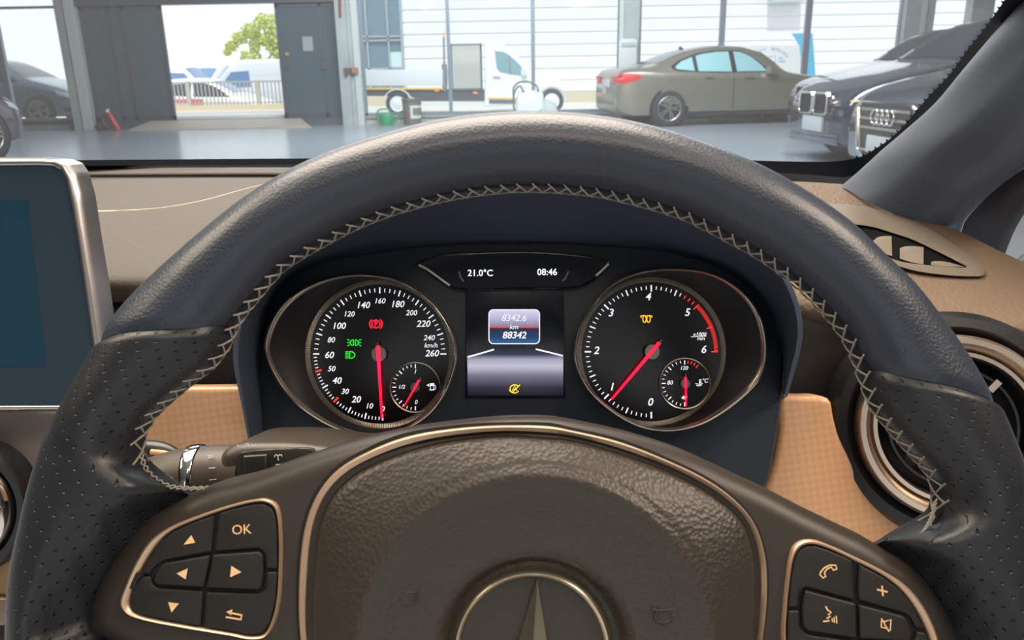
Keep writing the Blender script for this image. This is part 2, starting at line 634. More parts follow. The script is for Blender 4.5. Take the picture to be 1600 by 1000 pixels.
def rim_pt(phi, t, grow=0.0):
    cc, ao, ai = rim_params(phi)
    ct, st = math.cos(t), math.sin(t)
    r = cc + ((ao + grow) * ct if ct > 0 else (ai + grow) * ct)
    a_ = math.radians(phi)
    z = (B_RIM + grow) * st
    if st > 0 and ct < 0.3 and (phi < aR + 2 or phi > aL - 2):
        # the leather dips under the edge of the spoke cover
        rc = cover_r(phi)
        if r < rc + 0.014:
            f = ss_((r - rc + 0.001) / 0.015)
            zl = min(z, COVER_EDGE)
            z = zl + (z - zl) * f
    return Vector((r * math.cos(a_), r * math.sin(a_), z))
NT = 40
ts = [2 * PI * j / NT for j in range(NT)]
seamL = lambda t: 133.4 + (145.2 - 133.4) * (1 + math.cos(t)) / 2
seamR = lambda t: 39.6 + (27.6 - 39.6) * (1 + math.cos(t)) / 2
mb = MB()
rows = []
NR = 180
for i in range(NR + 1):
    f = i / NR
    g = -0.0009 * max(0, 1 - min(f, 1 - f) * NR / 2.5)
    rows.append([rim_pt(seamR(t) + (seamL(t) - seamR(t)) * f, t, g) for t in ts])
mb.grid(rows, closed_u=True)
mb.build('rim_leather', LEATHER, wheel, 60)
for side in (0, 1):
    rows, uvr = [], []
    n = 220
    for i in range(n + 1):
        f = i / n
        f = f ** 0.9
        g = 0.0010 - 0.0022 * max(0.0, 1 - i / 3.0) ** 2
        row = []
        for t in ts + [2 * PI]:
            a0 = seamL(t) if side == 0 else seamR(t)
            a1 = 212 if side == 0 else -32
            row.append(rim_pt(a0 + (a1 - a0) * f, t, g))
        rows.append(row)
    # texture coordinates in metres along and around the grip
    us = [0.0]
    for i in range(n):
        us.append(us[-1] + (rows[i + 1][NT // 4] - rows[i][NT // 4]).length)
    uvt = []
    for r in rows:
        ref = NT // 4
        acc = [0.0] * (NT + 1)
        for j in range(ref + 1, NT + 1):
            acc[j] = acc[j - 1] + (r[j] - r[j - 1]).length
        for j in range(ref - 1, -1, -1):
            acc[j] = acc[j + 1] - (r[j + 1] - r[j]).length
        uvt.append(acc)
    mb = MB()
    mb.grid([[tuple(p) for p in r] for r in rows], uvs=lambda i, j: (uvt[i][j], us[i]))
    mb.build('perforated_grip', PERF, wheel, 75)
# cross-stitching along the inside of the rim
def on_rim(phi, t, lift=0.0007):
    return rim_pt(phi, t, lift)
mb = MB()
pos = []
phi = aR + 0.2
while phi < aL - 0.2:
    pos.append(phi)
    cc, ao, ai = rim_params(phi)
    phi += math.degrees(0.0058 / max(0.1, cc - ai))
tA, tB = math.radians(166), math.radians(199)
for k in range(len(pos) - 1):
    p, q = pos[k], pos[k + 1]
    for a, b in ((tA, tB), (tB, tA)):
        pts = []
        for m in range(5):
            f = m / 4
            pts.append(on_rim(p + (q - p) * f, a + (b - a) * f, 0.0009 + 0.0004 * math.sin(PI * f)))
        mb.tube(pts, 0.00036, 5)
    for t in (tA, tB):
        d = 0.12 if t == tA else -0.05
        mb.tube([on_rim(q - 0.15, t + d * 0.5, 0.001), on_rim(q + 0.4, t - d, 0.001)], 0.00036, 5)
# the thread runs on round both thumb corners onto the spokes
for corner in ([(221, 712), (225, 726), (233, 740), (246, 751), (262, 759), (282, 762), (302, 763), (322, 762)], [(1461, 782), (1459, 797), (1453, 813), (1446, 826), (1436, 835), (1426, 840)]):
    q = catmull(corner, 13)
    for sgn in (1, -1):
        mb.tube([WF.loc(x + sgn * (3.2 if k % 2 else -3.2), y - sgn * (2.6 if k % 2 else -2.6), 0.0015 + 0.003 * (x > 800)) for k, (x, y) in enumerate(q)], 0.00036, 5)
mb.build('stitching', THREAD, wheel, 60)
# seam groove line under the thread
mb = MB()
mb.tube([on_rim(p, math.radians(167), -0.0001) for p in pos], 0.00055, 6)
mb.build('seam_line', THREADD, wheel, 60)

# spoke cover
mb = MB()
mb.slab(ho, -0.022, HN, 0.009, 8)
mb.build('spoke_cover', PLASTIC, wheel, 50)
# silver trim around the airbag and the dark gap inside it
TR_O = [(469, 1000), (469, 874), (479, 813), (497, 770), (528, 734), (582, 703), (636, 683), (708, 670.6), (780, 665.5), (860, 667), (892, 673), (964, 690), (1036, 717), (1108, 752),
        (1151, 784), (1180, 820), (1196, 870), (1199, 928), (1192, 1000), (1165, 1150), (1060, 1270), (831, 1310), (600, 1270), (500, 1150)]
TR_I = [(485, 1000), (487, 892), (496, 820), (514, 777), (546, 744), (593, 719), (672, 694), (744, 683), (798, 680), (860, 684), (892, 687), (982, 712), (1072, 748), (1126, 780), (1162, 813),
        (1180, 856), (1184, 928), (1180, 1000), (1150, 1150), (1050, 1255), (831, 1292), (612, 1258), (516, 1150)]
to = catmull(WF.l2(TR_O, HN + 0.002), 200, True)
ti_raw = catmull(WF.l2(TR_I, HN + 0.002), 400, True)
hub = WF.l2([(835, 1010)], HN)[0]
def radial_match(ref, raw):
    """for each point of ref the point of raw at the same angle about the hub"""
    tab = sorted((math.atan2(y - hub[1], x - hub[0]), math.hypot(x - hub[0], y - hub[1])) for x, y in raw)
    tab = [(tab[-1][0] - 2 * PI, tab[-1][1])] + tab + [(tab[0][0] + 2 * PI, tab[0][1])]
    out = []
    for x, y in ref:
        a = math.atan2(y - hub[1], x - hub[0])
        r = interp(tab, a)
        out.append((hub[0] + r * math.cos(a), hub[1] + r * math.sin(a)))
    return out
ti = radial_match(to, ti_raw)
def between(o, i, f):
    return [(a[0] + (b[0] - a[0]) * f, a[1] + (b[1] - a[1]) * f) for a, b in zip(o, i)]
mb = MB()
rows = []
for f, z in ((-0.06, HN - 0.001), (0.0, HN + 0.0016), (0.14, HN + 0.0024), (0.55, HN + 0.0014), (0.62, HN - 0.003)):
    rows.append([(x, y, z) for x, y in between(to, ti, f)])
mb.grid(rows, closed_u=True)
mb.build('silver_trim', CREAMSILVER, wheel, 50)
mb = MB()
rows = [[(x, y, z) for x, y in between(to, ti, f)] for f, z in ((-0.35, HN + 0.0002), (-0.02, HN + 0.0003), (0.5, HN - 0.0035), (1.25, HN - 0.0035))]
mb.grid(rows, closed_u=True)
mb.build('gap_liner', THREADD, wheel, 50)

# airbag cover: outer slope, ridge, shallow bowl, steep well around the emblem
mm = WF.mm(835, 1010)
RW0, RW1, RRIDGE = 128 * mm, 152 * mm, 268 * mm
NA = 200
bnd = radial_match([(hub[0] + math.cos(2 * PI * k / NA), hub[1] + math.sin(2 * PI * k / NA)) for k in range(NA)], ti_raw)
mb = MB()
rows = []
def ss(x):
    x = min(1, max(0, x))
    return x * x * (3 - 2 * x)
for k in range(NA):
    a = 2 * PI * k / NA
    R = math.hypot(bnd[k][0] - hub[0], bnd[k][1] - hub[1])
    ridge = min(RRIDGE, R * 0.88)
    row = []
    rad = [0.0, RW0 * 0.5, RW0] + [RW0 + (RW1 - RW0) * j / 6 for j in range(1, 7)] + [RW1 + (ridge - RW1) * j / 14 for j in range(1, 15)] + [ridge + (R - ridge) * j / 20 for j in range(1, 21)] + [R + 0.0004, R + 0.0006]
    for j, r in enumerate(rad):
        if r <= RW0:
            z = 0.0065
        elif r <= RW1:
            z = 0.0065 + 0.0065 * ss((r - RW0) / (RW1 - RW0))
        elif r <= ridge:
            x = (r - RW1) / (ridge - RW1)
            z = 0.013 + 0.0030 * x * x
            z -= 0.0010 * ss((x - 0.8) / 0.2) * 0.4
        elif r <= R:
            x = (r - ridge) / max(1e-6, R - ridge)
            z = 0.0156 - 0.0096 * (0.78 * x + 0.22 * x * x) - 0.0030 * max(0, (x - 0.9) / 0.1) ** 2
        else:
            z = 0.001 if j == len(rad) - 2 else -0.004
        if ridge - 0.004 < r < ridge + 0.004:
            z -= 0.0003
        # the face is seen at its own height, so pull the outline in by the parallax
        row.append((hub[0] + r * math.cos(a), hub[1] + r * math.sin(a), z))
    rows.append(row)
mb.grid(rows, closed_v=True)
airbag = mb.build('airbag_cover', PADDED, wheel, 55)
# embossed horn signs
def horn_pts(cx, cy, k, flip):
    out = []
    for path in ([(-20, -6), (-12, -4), (8, -5), (16, -8), (21, -18)], [(-12, -4), (-15, 8), (-6, 13), (3, 12), (8, 4), (6, -4)], [(6, 4), (14, 4), (19, 9), (21, 16)]):
        out.append([(cx + flip * x * k, cy + y * k) for x, y in path])
    return out
for cx, cy, fl in ((1040, 958, 1), (634, 930, -1)):
    mb = MB()
    p0 = WF.loc(cx, cy, 0.0150)
    zz = 0.0130 + 0.0030 * ((math.hypot(p0.x - hub[0], p0.y - hub[1]) - RW1) / (RRIDGE - RW1)) ** 2
    for path in horn_pts(cx, cy, 1.12, fl):
        pts = [WF.loc(x, y, zz) for x, y in catmull(path, 14)]
        mb.tube([(p.x, p.y, zz + 0.00005) for p in pts], 0.0005 if fl == 1 else 0.0003, 6)
    mb.build('horn_symbol', PADDED, airbag, 60)
# emblem: ring and three-pointed star
ec = WF.loc(831.5, 1016, 0.0075)
mme = WF.mm(831, 1000, 0.009)
RO, RI = 127 * mme, 113 * mme
T = Matrix.Translation((ec.x, ec.y, 0.0066))
mb = MB()
mb.revolve([(RI - 0.0002, 0), (RI, 0.0018), (RI + 0.0006, 0.0026), ((RO + RI) / 2, 0.0034), (RO - 0.0006, 0.0026), (RO, 0.0016), (RO + 0.0003, 0)], 96, T)
EMB = mat('emblem_metal', (226, 214, 190), 0.24, metal=1.0)
emb = mb.build('emblem_ring', EMB, wheel, 45)
mb = MB()
for k in range(3):
    rot = math.radians(90 - 4.2 + 120 * k)
    Rm = T @ Matrix.Rotation(rot, 4, 'Z')
    tip, wv = RI - 0.0003, 0.0050
    back = (wv / math.tan(math.radians(60)))
    hz = 0.0056
    # each arm: a ridge line from the raised centre down to the tip
    vs = [(0, 0, hz), (tip, 0, 0.0026), (back, wv, 0.0012), (back, -wv, 0.0012), (tip, 0.0002, 0.0004), (0, 0, 0.0004)]
    mb.add(vs, [(0, 1, 2), (0, 3, 1), (2, 1, 4), (3, 4, 1)], Rm)
mb.build('star', EMB, emb, 5)

# ---- button pods
def pod(outer, inner, zt):
    o = catmull(WF.l2(outer, zt), 160, True)
    i_raw = catmull(WF.l2(inner, zt), 320, True)
    c = (sum(x for x, y in o) / len(o), sum(y for x, y in o) / len(o))
    global hub
    keep, hub = hub, c
    i2 = radial_match(o, i_raw)
    hub = keep
    return o, i2
L_O = [(187.5, 945), (197, 913), (215, 873.5), (236, 843.6), (263, 825), (314, 804.5), (360, 789.5), (394.5, 781.5), (415, 780), (431, 788), (437, 804.5), (439.5, 839), (439.5, 885), (436, 942.5),
       (427, 977), (415, 995), (394, 999), (360, 993), (291, 981.6), (222, 968), (197, 958.6)]
L_I = [(201, 942.5), (208, 917), (226.6, 878), (247, 848), (268, 830), (314, 810), (360, 794.5), (394, 786), (413, 785.2), (426.7, 793), (432.4, 810), (434.7, 839), (434.7, 885), (431, 940), (422, 974.7),
       (412, 991), (394, 994.5), (360, 988.5), (291, 977), (222, 963), (206, 955)]
R_O = [(1222.5, 1000), (1225, 950), (1229, 912), (1235, 870), (1242.5, 852.5), (1255, 845), (1272.5, 844.5), (1300, 854), (1340, 872.5), (1380, 892.5), (1412.5, 912.5), (1435, 936), (1452.5, 965), (1466, 1000),
       (1472, 1050), (1462, 1085), (1425, 1102), (1340, 1100), (1260, 1088), (1230, 1065)]
R_I = [(1229, 1000), (1230.5, 950), (1235, 905), (1241, 872.5), (1249, 858), (1260, 851.5), (1275, 851.5), (1300, 860), (1340, 879), (1380, 900), (1406, 920), (1424, 941), (1442.5, 972.5), (1455, 1003), (1460, 1045),
       (1450, 1074), (1422, 1090), (1340, 1090), (1264, 1079), (1238, 1060)]
PZ = HN + 0.0016
def frame_part(o, i):
    mb = MB()
    rows = [[(x, y, z) for x, y in between(o, i, f)] for f, z in ((-0.1, HN - 0.001), (0.0, PZ), (0.3, PZ + 0.0007), (0.75, PZ + 0.0003), (1.0, PZ - 0.0006), (1.05, HN - 0.001))]
    mb.grid(rows, closed_u=True)
    return mb.build('button_frame', CREAMSILVER, wheel, 50)
def backing(i):
    mb = MB()
    mb.slab(i, HN - 0.001, HN + 0.0004, 0)
    return mb.build('button_well', THREADD, wheel, 40)
lo, li = pod(L_O, L_I, PZ)
ro_, ri_ = pod(R_O, R_I, PZ)
frame_part(lo, li)
frame_part(ro_, ri_)
backing(li)
backing(ri_)
BZ = PZ + 0.0004
def rounded(px, z, closed_n=None):
    """polygon of picture points to plane coordinates with corners slightly rounded"""
    pts = WF.l2(px, z)
    out = []
    n = len(pts)
    for k in range(n):
        a, b, c = pts[k - 1], pts[k], pts[(k + 1) % n]
        la, lc = math.dist(a, b), math.dist(b, c)
        r = min(0.0011, la * 0.3, lc * 0.3)
        p = (b[0] + (a[0] - b[0]) * r / la, b[1] + (a[1] - b[1]) * r / la)
        q = (b[0] + (c[0] - b[0]) * r / lc, b[1] + (c[1] - b[1]) * r / lc)
        for j in range(4):
            t = j / 3
            out.append(((1 - t) ** 2 * p[0] + 2 * t * (1 - t) * b[0] + t * t * q[0], (1 - t) ** 2 * p[1] + 2 * t * (1 - t) * b[1] + t * t * q[1]))
    return out
def button(px, zt, icon=None, lab=None):
    mb = MB()
    mb.slab(offset_poly(rounded(px, zt), 0.00022), HN, zt, 0.0007, 3)
    b = mb.build('button', BUTTON, wheel, 45)
    if lab:
        b['label'] = lab
    if icon:
        im = MB()
        z = zt + 0.00003
        for it in icon:
            k = it[0]
            if k == 'line':
                im.stroke(WF.l2(it[1], z), it[2] * WF.mm(*it[1][0], z), z, 0.0001, len(it) > 3)
            elif k == 'poly':
                im.slab(WF.l2(it[1], z), z, z + 0.0001, 0)
            elif k == 'text':
                q = WF.loc(it[2], it[3], z)
                im.text(it[1], q.x, q.y, z, it[4] * WF.mm(it[2], it[3], z), 0, 0.0, it[5] if len(it) > 5 else 0)
        im.build('icon', ICON, b, 0)
    return b
ctop = [(330, 863), (254, 877), (243, 886), (238, 898)]
button([(205, 919), (226, 879), (247, 849), (268, 831), (302, 815), (336, 803), (331, 860), (330, 864), (254, 877.5), (240, 888), (234, 898), (212, 898)], BZ, [('poly', [(287, 851), (305, 848), (299, 836)])])
button([(341, 801), (360, 795), (394, 787), (412, 786), (426, 794), (432, 811), (434, 839), (434, 890), (414, 890), (413, 866), (404, 858), (334, 863)], BZ, [('text', 'OK', 377.5, 828, 21, 0.06)])
button([(236, 900), (238, 912), (246, 918), (318, 923), (314, 980), (291, 976.5), (222, 962), (206, 954), (202, 942), (207, 919), (211, 900)], BZ, [('poly', [(263, 941), (279.5, 943), (268, 957)])])
button([(321, 924), (404, 927), (413, 920), (415, 893), (434, 893), (431, 940), (422, 974), (411, 990), (394, 994), (360, 988), (317, 980)], BZ,
       [('line', [(358, 957), (377, 961), (376.5, 968), (353, 964)], 2.4), ('line', [(378, 960), (376, 969)], 2.4), ('poly', [(353.5, 956), (363.5, 952), (361, 961)])])
button([(254, 880), (328.5, 867), (325, 890), (318, 919), (245, 915), (238, 908), (243, 893)], BZ + 0.0007, [('poly', [(276, 896), (293.5, 888), (290, 905)])])
button([(331, 866.5), (404, 861.5), (411, 867), (412, 892), (409.5, 918), (401, 923), (320.5, 919.5), (327, 890)], BZ + 0.0007, [('poly', [(361.5, 884), (377, 894), (359.5, 902)])])
# right pod
phone = [(1281, 898), (1286, 903), (1290, 901), (1288, 895), (1292, 889), (1299, 886), (1302, 891), (1307.5, 889), (1306, 883), (1297, 883), (1288, 887), (1282, 894)]
button([(1247, 862), (1258, 853), (1275, 852), (1300, 860.5), (1333, 875), (1335.5, 924), (1338, 940), (1259, 918.5), (1250, 925), (1249, 950), (1231, 950), (1235, 905), (1241, 873)], BZ, [('line', phone, 2.1, 1)])
button([(1342, 880.5), (1380, 900.5), (1406, 920.5), (1424, 942), (1437, 966), (1446, 984), (1430, 982), (1424, 968), (1415, 960), (1342, 939), (1340, 924)], BZ, [('line', [(1378, 915), (1379.5, 931)], 2.4), ('line', [(1370, 921), (1387, 925)], 2.4)])
button([(1258, 921.5), (1338.5, 943), (1340, 998.5), (1262, 987), (1254, 978), (1253, 950)], BZ + 0.0007,
       [('line', [(1290, 947), (1293, 953), (1299, 957), (1294, 960), (1297, 963), (1292, 966), (1296, 970), (1286, 971)], 2.2), ('line', [(1300, 966), (1301, 972)], 1.6), ('line', [(1303, 964), (1304, 973)], 1.6), ('line', [(1306.5, 962), (1307.5, 974)], 1.6)])
button([(1342, 944), (1414, 962.5), (1422, 975), (1426, 992), (1424, 1003), (1343, 999)], BZ + 0.0007,
       [('line', [(1377, 970), (1383, 971), (1392, 968), (1391, 985), (1383, 981), (1377, 980)], 1.8, 1), ('line', [(1377, 966), (1389, 987)], 1.8)])
button([(1250, 953), (1251, 980), (1262, 991), (1340, 1002), (1341, 1088), (1264, 1078), (1239, 1059), (1230, 1000), (1231, 953)], BZ)
button([(1344, 1003), (1424, 1007), (1431, 996), (1431, 986), (1447, 988), (1454, 1004), (1459, 1045), (1449, 1073), (1422, 1089), (1345, 1089)], BZ)
# steering column shroud behind the wheel
cp = MB()
pc = Vector((0, 0.01, -0.03))
cp.revolve([(0.0, -0.16), (0.055, -0.16), (0.062, -0.12), (0.058, -0.05), (0.050, -0.020), (0, -0.020)], 40, Matrix.Translation((0, 0.012, 0)))
cp.build('column_shroud', PLASTIC, wheel, 50)
# ================================================================== instrument cluster
CF = Frame(P(805, 560, 0.49), RIGHT.copy(), UP.copy(), -FWD)
cluster = thing('instrument_cluster', 'instrument cluster with two round gauges and central display behind the steering wheel', 'instrument cluster', CF.m)
PANEL = mat('cluster_dark_panel', (42, 48, 57), 0.38, spec=0.4)
HOODM = mat('hood_veil_tint', (56, 66, 81), 0.6, spec=0.3, bump=('voronoi', 800, 0.15, 0.0004))  # base colour lifted to blue-grey for the lens veil across the hood
DIAL = mat('dial_black', (16, 16, 18), 0.22, spec=0.5)
CONE = mat('gauge_tube_black', (24, 23, 26), 0.55, spec=0.35)
BEZ = mat('bezel_silver', (190, 180, 166), 0.30, metal=1.0)
KNURL = mat('knurled_silver', (128, 124, 114), 0.38, metal=0.85)
WHITE_E = mat('dial_white_lit', (226, 224, 236), 0.5, emit=0.75)
RED_E = mat('dial_red_lit', (235, 48, 42), 0.5, emit=0.8)
NEEDLE_E = mat('needle_red_lit', (255, 18, 62), 0.5, emit=1.25)
GREEN_E = mat('tell_tale_green', (20, 225, 40), 0.5, emit=0.9)
AMBER_E = mat('tell_tale_amber', (255, 176, 16), 0.5, emit=1.1)
REDL_E = mat('tell_tale_red', (255, 24, 56), 0.5, emit=1.2)
HUBM = mat('needle_hub_metal', (150, 140, 128), 0.3, metal=1.0)
ZP = -0.016      # front of the panel
ZD = -0.0145     # dial faces
mmc = CF.mm(805, 560, ZD)

pan = [(408, 700), (400, 600), (406, 520), (430, 450), (490, 408), (600, 386), (700, 376), (805, 373), (920, 376), (1060, 390), (1150, 425), (1205, 480), (1226, 540), (1224, 612),
       (1218, 670), (1208, 726), (1196, 766), (1120, 800), (805, 815), (500, 800), (415, 760)]
mb = MB()
mb.slab(catmull(CF.l2(pan, ZP), 160, True), ZP - 0.03, ZP, 0.004, 4)
mb.build('face_panel', PANEL, cluster, 50)
# hood over the gauges
def cpt(px, py, d):
    return CF.inv @ P(px, py, d)
lip = [(392, 690), (380, 620), (372, 560), (385, 480), (440, 392), (560, 312), (690, 272), (805, 264), (920, 272), (1050, 306), (1160, 368), (1216, 425), (1243, 485), (1246, 530), (1236, 575), (1226, 616)]
back = [(412, 690), (408, 620), (405, 560), (414, 496), (458, 432), (580, 394), (700, 381), (805, 378), (920, 381), (1050, 396), (1144, 430), (1196, 482), (1218, 530), (1224, 560), (1224, 590), (1222, 616)]
top = [(392, 700), (378, 625), (366, 560), (378, 476), (432, 388), (556, 308), (690, 270), (805, 262), (920, 270), (1054, 304), (1164, 366), (1222, 423), (1249, 484), (1252, 530), (1240, 580), (1228, 620)]
def arc(pts, d0, k=1.0):
    return [(x, y, d0) for x, y in pts]
lipd = [0.455, 0.452, 0.45, 0.44, 0.43, 0.42, 0.415, 0.413, 0.415, 0.42, 0.43, 0.44, 0.448, 0.45, 0.455, 0.46]
rows = []
A = catmull([(x, y, d) for (x, y), d in zip(back, [0.506] * 16)], 60)
B = catmull([(x, y, d) for (x, y), d in zip(lip, lipd)], 60)
Cc = catmull([(x, y, d + 0.004) for (x, y), d in zip(top, lipd)], 60)
Dd = catmull([(x, y, 0.545) for (x, y) in top], 60)
for k in range(9):
    f = k / 8
    rows.append([cpt(*[a + (b - a) * f for a, b in zip(p, q)]) for p, q in zip(A, B)])
rows.append([cpt(*q) + Vector((0, 0, 0.002)) for q in Cc])
for k in range(1, 7):
    f = k / 6
    rows.append([cpt(*[a + (b - a) * f for a, b in zip(p, q)]) for p, q in zip(Cc, Dd)])
mb = MB()
mb.grid(rows)
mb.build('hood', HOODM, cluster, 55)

def ell(cx, cy, rx, ry, z, n=96, skew=0.0):
    return [CF.loc(cx + rx * math.cos(2 * PI * k / n), cy - ry * math.sin(2 * PI * k / n), z) for k in range(n)]
def egg(pts, z, n=96):
    """closed traced outline, matched by angle about its centre"""
    q = catmull([(p.x, p.y) for p in (CF.loc(x, y, z) for x, y in pts)], 400, True)
    cx = sum(a for a, b in q) / 400
    cy = sum(b for a, b in q) / 400
    tab = sorted((math.atan2(b - cy, a - cx), math.hypot(a - cx, b - cy)) for a, b in q)
    tab = [(tab[-1][0] - 2 * PI, tab[-1][1])] + tab + [(tab[0][0] + 2 * PI, tab[0][1])]
    out = []
    for k in range(n):
        a = 2 * PI * k / n
        a = a - 2 * PI if a > PI else a
        r = interp(tab, a)
        out.append(Vector((cx + r * math.cos(a), cy + r * math.sin(a), z)))
    return out
def gauge(name, outer, inner, dial_c, dial_r, lab):
    cx, cy = dial_c
    eo, ei = egg(outer, 0.0), egg(inner, 0.0)
    ring_o = ell(cx, cy, dial_r + 9, dial_r + 9, ZD + 0.0015)
    mb = MB()
    def mix(a, b, f, z):
        return [(p.x + (q.x - p.x) * f, p.y + (q.y - p.y) * f, z) for p, q in zip(a, b)]
    rows = [mix(eo, ei, -0.15, ZP - 0.001), mix(eo, ei, 0.0, -0.002), mix(eo, ei, 0.15, 0.0), mix(eo, ei, 0.55, 0.0004), mix(eo, ei, 0.95, -0.001), mix(eo, ei, 1.1, -0.003)]
    mb.grid(rows, closed_u=True)
    g = mb.build(name, BEZ, cluster, 60)
    g['label'] = lab
    mb = MB()
    rows = []
    for k in range(9):
        f = k / 8
        z = -0.0022 + (ZD + 0.0016 + 0.0022) * (0.35 * f + 0.65 * f * f)
        rows.append(mix(ei, ring_o, f, z))
    mb.grid(rows, closed_u=True)
    mb.build('gauge_tube', CONE, g, 70)
    # knurled ring just outside the scale
    mb = MB()
    n = 260
    c = CF.loc(cx, cy, ZD)
    r0, r1 = (dial_r + 1.2) * mmc, (dial_r + 9) * mmc
    rows = []
    for r, z in ((r1, ZD + 0.0015), ((r0 + r1) / 2, ZD + 0.0012), (r0, ZD + 0.0002)):
        row = []
        for k in range(n * 2):
            a = 2 * PI * k / (2 * n)
            dz = 0.0003 if k % 2 else 0.0
            row.append((c.x + r * math.cos(a), c.y + r * math.sin(a), z + dz))
        rows.append(row)
    mb.grid(rows, closed_u=True)
    mb.build('knurled_ring', KNURL, g, 20)
    mb = MB()
    mb.revolve([(0, ZD), ((dial_r + 2) * mmc, ZD)], 64, Matrix.Translation((c.x, c.y, 0)))
    mb.build('dial_face', DIAL, g, 30)
    return g, c
def ticks(mb, c, specs, z):
    """specs: (angle in degrees, outer radius, inner radius, width), radii and width in picture pixels"""
    for a, r1, r0, wd in specs:
        a = math.radians(a)
        e = (math.cos(a), math.sin(a))
        mb.stroke([(c.x + e[0] * r0 * mmc, c.y + e[1] * r0 * mmc), (c.x + e[0] * r1 * mmc, c.y + e[1] * r1 * mmc)], wd * mmc, z)
def needle(c, px0, px1, w0, w1, z, g, hub_r):
    a, b = CF.loc(*px0, z), CF.loc(*px1, z)
    d = (b - a).normalized()
    nrm = Vector((-d.y, d.x, 0))
    mb = MB()
    mb.slab([tuple((a + nrm * w0 * mmc).xy), tuple((a - nrm * w0 * mmc).xy), tuple((b - nrm * w1 * mmc).xy), tuple((b + nrm * w1 * mmc).xy)], z, z + 0.0008, 0.0003, 2)
    mb.build('needle', NEEDLE_E, g, 40)
    mb = MB()
    mb.revolve([(0, z - 0.0003), (hub_r * mmc * 0.92, z - 0.0003), (hub_r * mmc, z - 0.0008), (hub_r * mmc, ZD)], 28, Matrix.Translation((c.x, c.y, 0)))
    mb.build('needle_hub', HUBM, g, 40)
    # pale counterweight tip
    mb = MB()
    e = a - d * 5 * mmc
    mb.tube([(a.x, a.y, z + 0.0003), (e.x, e.y, z + 0.0003)], 1.6 * mmc, 6)
    mb.build('needle_tail', HUBM, g, 40)
def label_text(mb, items, z, shear=0.22):
    for t, px, py, size, bold in items:
        q = CF.loc(px, py, z)
        mb.text(t, q.x, q.y, z, size * mmc * 1.36, shear, bold)
ZT = ZD + 0.0002
def c1(x, y):
    return (400 + x / 3.332, 400 + y / 3.332)
def c3(x, y):
    return (880 + x / 3.332, 400 + y / 3.332)
sp_out = [(411, 547), (416, 515), (433, 482), (460, 457), (505, 436), (562, 427.5), (625, 437.5), (670, 466), (700, 505), (713, 545), (707, 588), (694, 618), (670, 649), (635, 671), (580, 682), (520, 669), (460, 631), (430, 595)]
sp_in = [(420, 548), (425, 519), (441, 488), (466, 463), (508, 441), (562, 431.5), (622, 441), (666, 469), (696, 508), (709, 547), (703, 588), (690, 616), (666, 646), (632, 667.5), (580, 678), (523, 664), (466, 626), (438, 592)]
g1, k1 = gauge('speedometer', sp_out, sp_in, (593.5, 553), 107.5, 'left gauge, speed scale to 260 in a silver bezel')
w_t, r_t = MB(), MB()
spec, red = [], []
def ang_speed(v):
    return -90 + 2.5 - v * 1.5 * (90 + 2.5) / 90 if v <= 60 else 180 - (v - 60) * 0.9
for v in range(0, 61, 2):
    if v in (30, 50):
        red.append((ang_speed(v), 104, 94, 3.2))
    elif v % 10 == 0:
        spec.append((ang_speed(v), 104, 94.5, 2.0))
    else:
        spec.append((ang_speed(v), 103, 98, 1.3))
for v in range(65, 261, 5):
    spec.append((ang_speed(v), 104, 94.5, 2.0) if v % 20 == 0 else (ang_speed(v), 102.5, 96.5, 1.3))
ticks(w_t, k1, spec, ZT)
w_t.build('tick_marks', WHITE_E, g1, 0)
ticks(r_t, k1, red, ZT)
r_t.build('red_tick_marks', RED_E, g1, 0)
nb = MB()
items = []
for t, x, y in (('20', 520, 748), ('40', 420, 650), ('60', 380, 517), ('100', 430, 365), ('140', 556, 257), ('180', 735, 252), ('220', 870, 354), ('260', 915, 508)):
    items.append((t, *c1(x, y), 10.4, 0.012))
for t, x, y in (('0', 658, 797), ('10', 588, 782), ('30', 462, 706), ('50', 392, 588), ('80', 390, 438), ('120', 483, 303), ('160', 643, 235), ('200', 808, 297), ('240', 900, 427)):
    items.append((t, *c1(x, y), 8.6, 0.009))
items.append(('km/h', *c1(910, 466), 7.6, 0.006))
label_text(nb, items, ZT)
nb.build('dial_lettering', WHITE_E, g1, 0)
def subdial(c_px, r_px, tk, redtk, items, needle_px, g, icon):
    c = CF.loc(*c_px, ZT)
    mb = MB()
    R = r_px * mmc
    mb.revolve([(R - 0.0012, ZD + 0.0003), (R - 0.0010, ZD + 0.0012), (R - 0.0004, ZD + 0.0015), (R, ZD + 0.0010), (R, ZD)], 64, Matrix.Translation((c.x, c.y, 0)))
    mb.build('small_gauge_ring', BEZ, g, 40)
    a = MB()
    ticks(a, c, tk, ZT + 0.0001)
    a.build('small_tick_marks', WHITE_E, g, 0)
    if redtk:
        a = MB()
        ticks(a, c, redtk, ZT + 0.0001)
        a.build('small_red_tick_marks', RED_E, g, 0)
    a = MB()
    label_text(a, items, ZT + 0.0001)
    icon(a)
    a.build('small_dial_lettering', WHITE_E, g, 0)
    needle(c, *needle_px, 1.9, 0.9, ZD + 0.003, g, 8)
semi = [(90 + k * 11.25, 36, 29.5 if k % 4 == 0 else 31.8, 1.5 if k % 4 == 0 else 1.0) for k in range(17)]
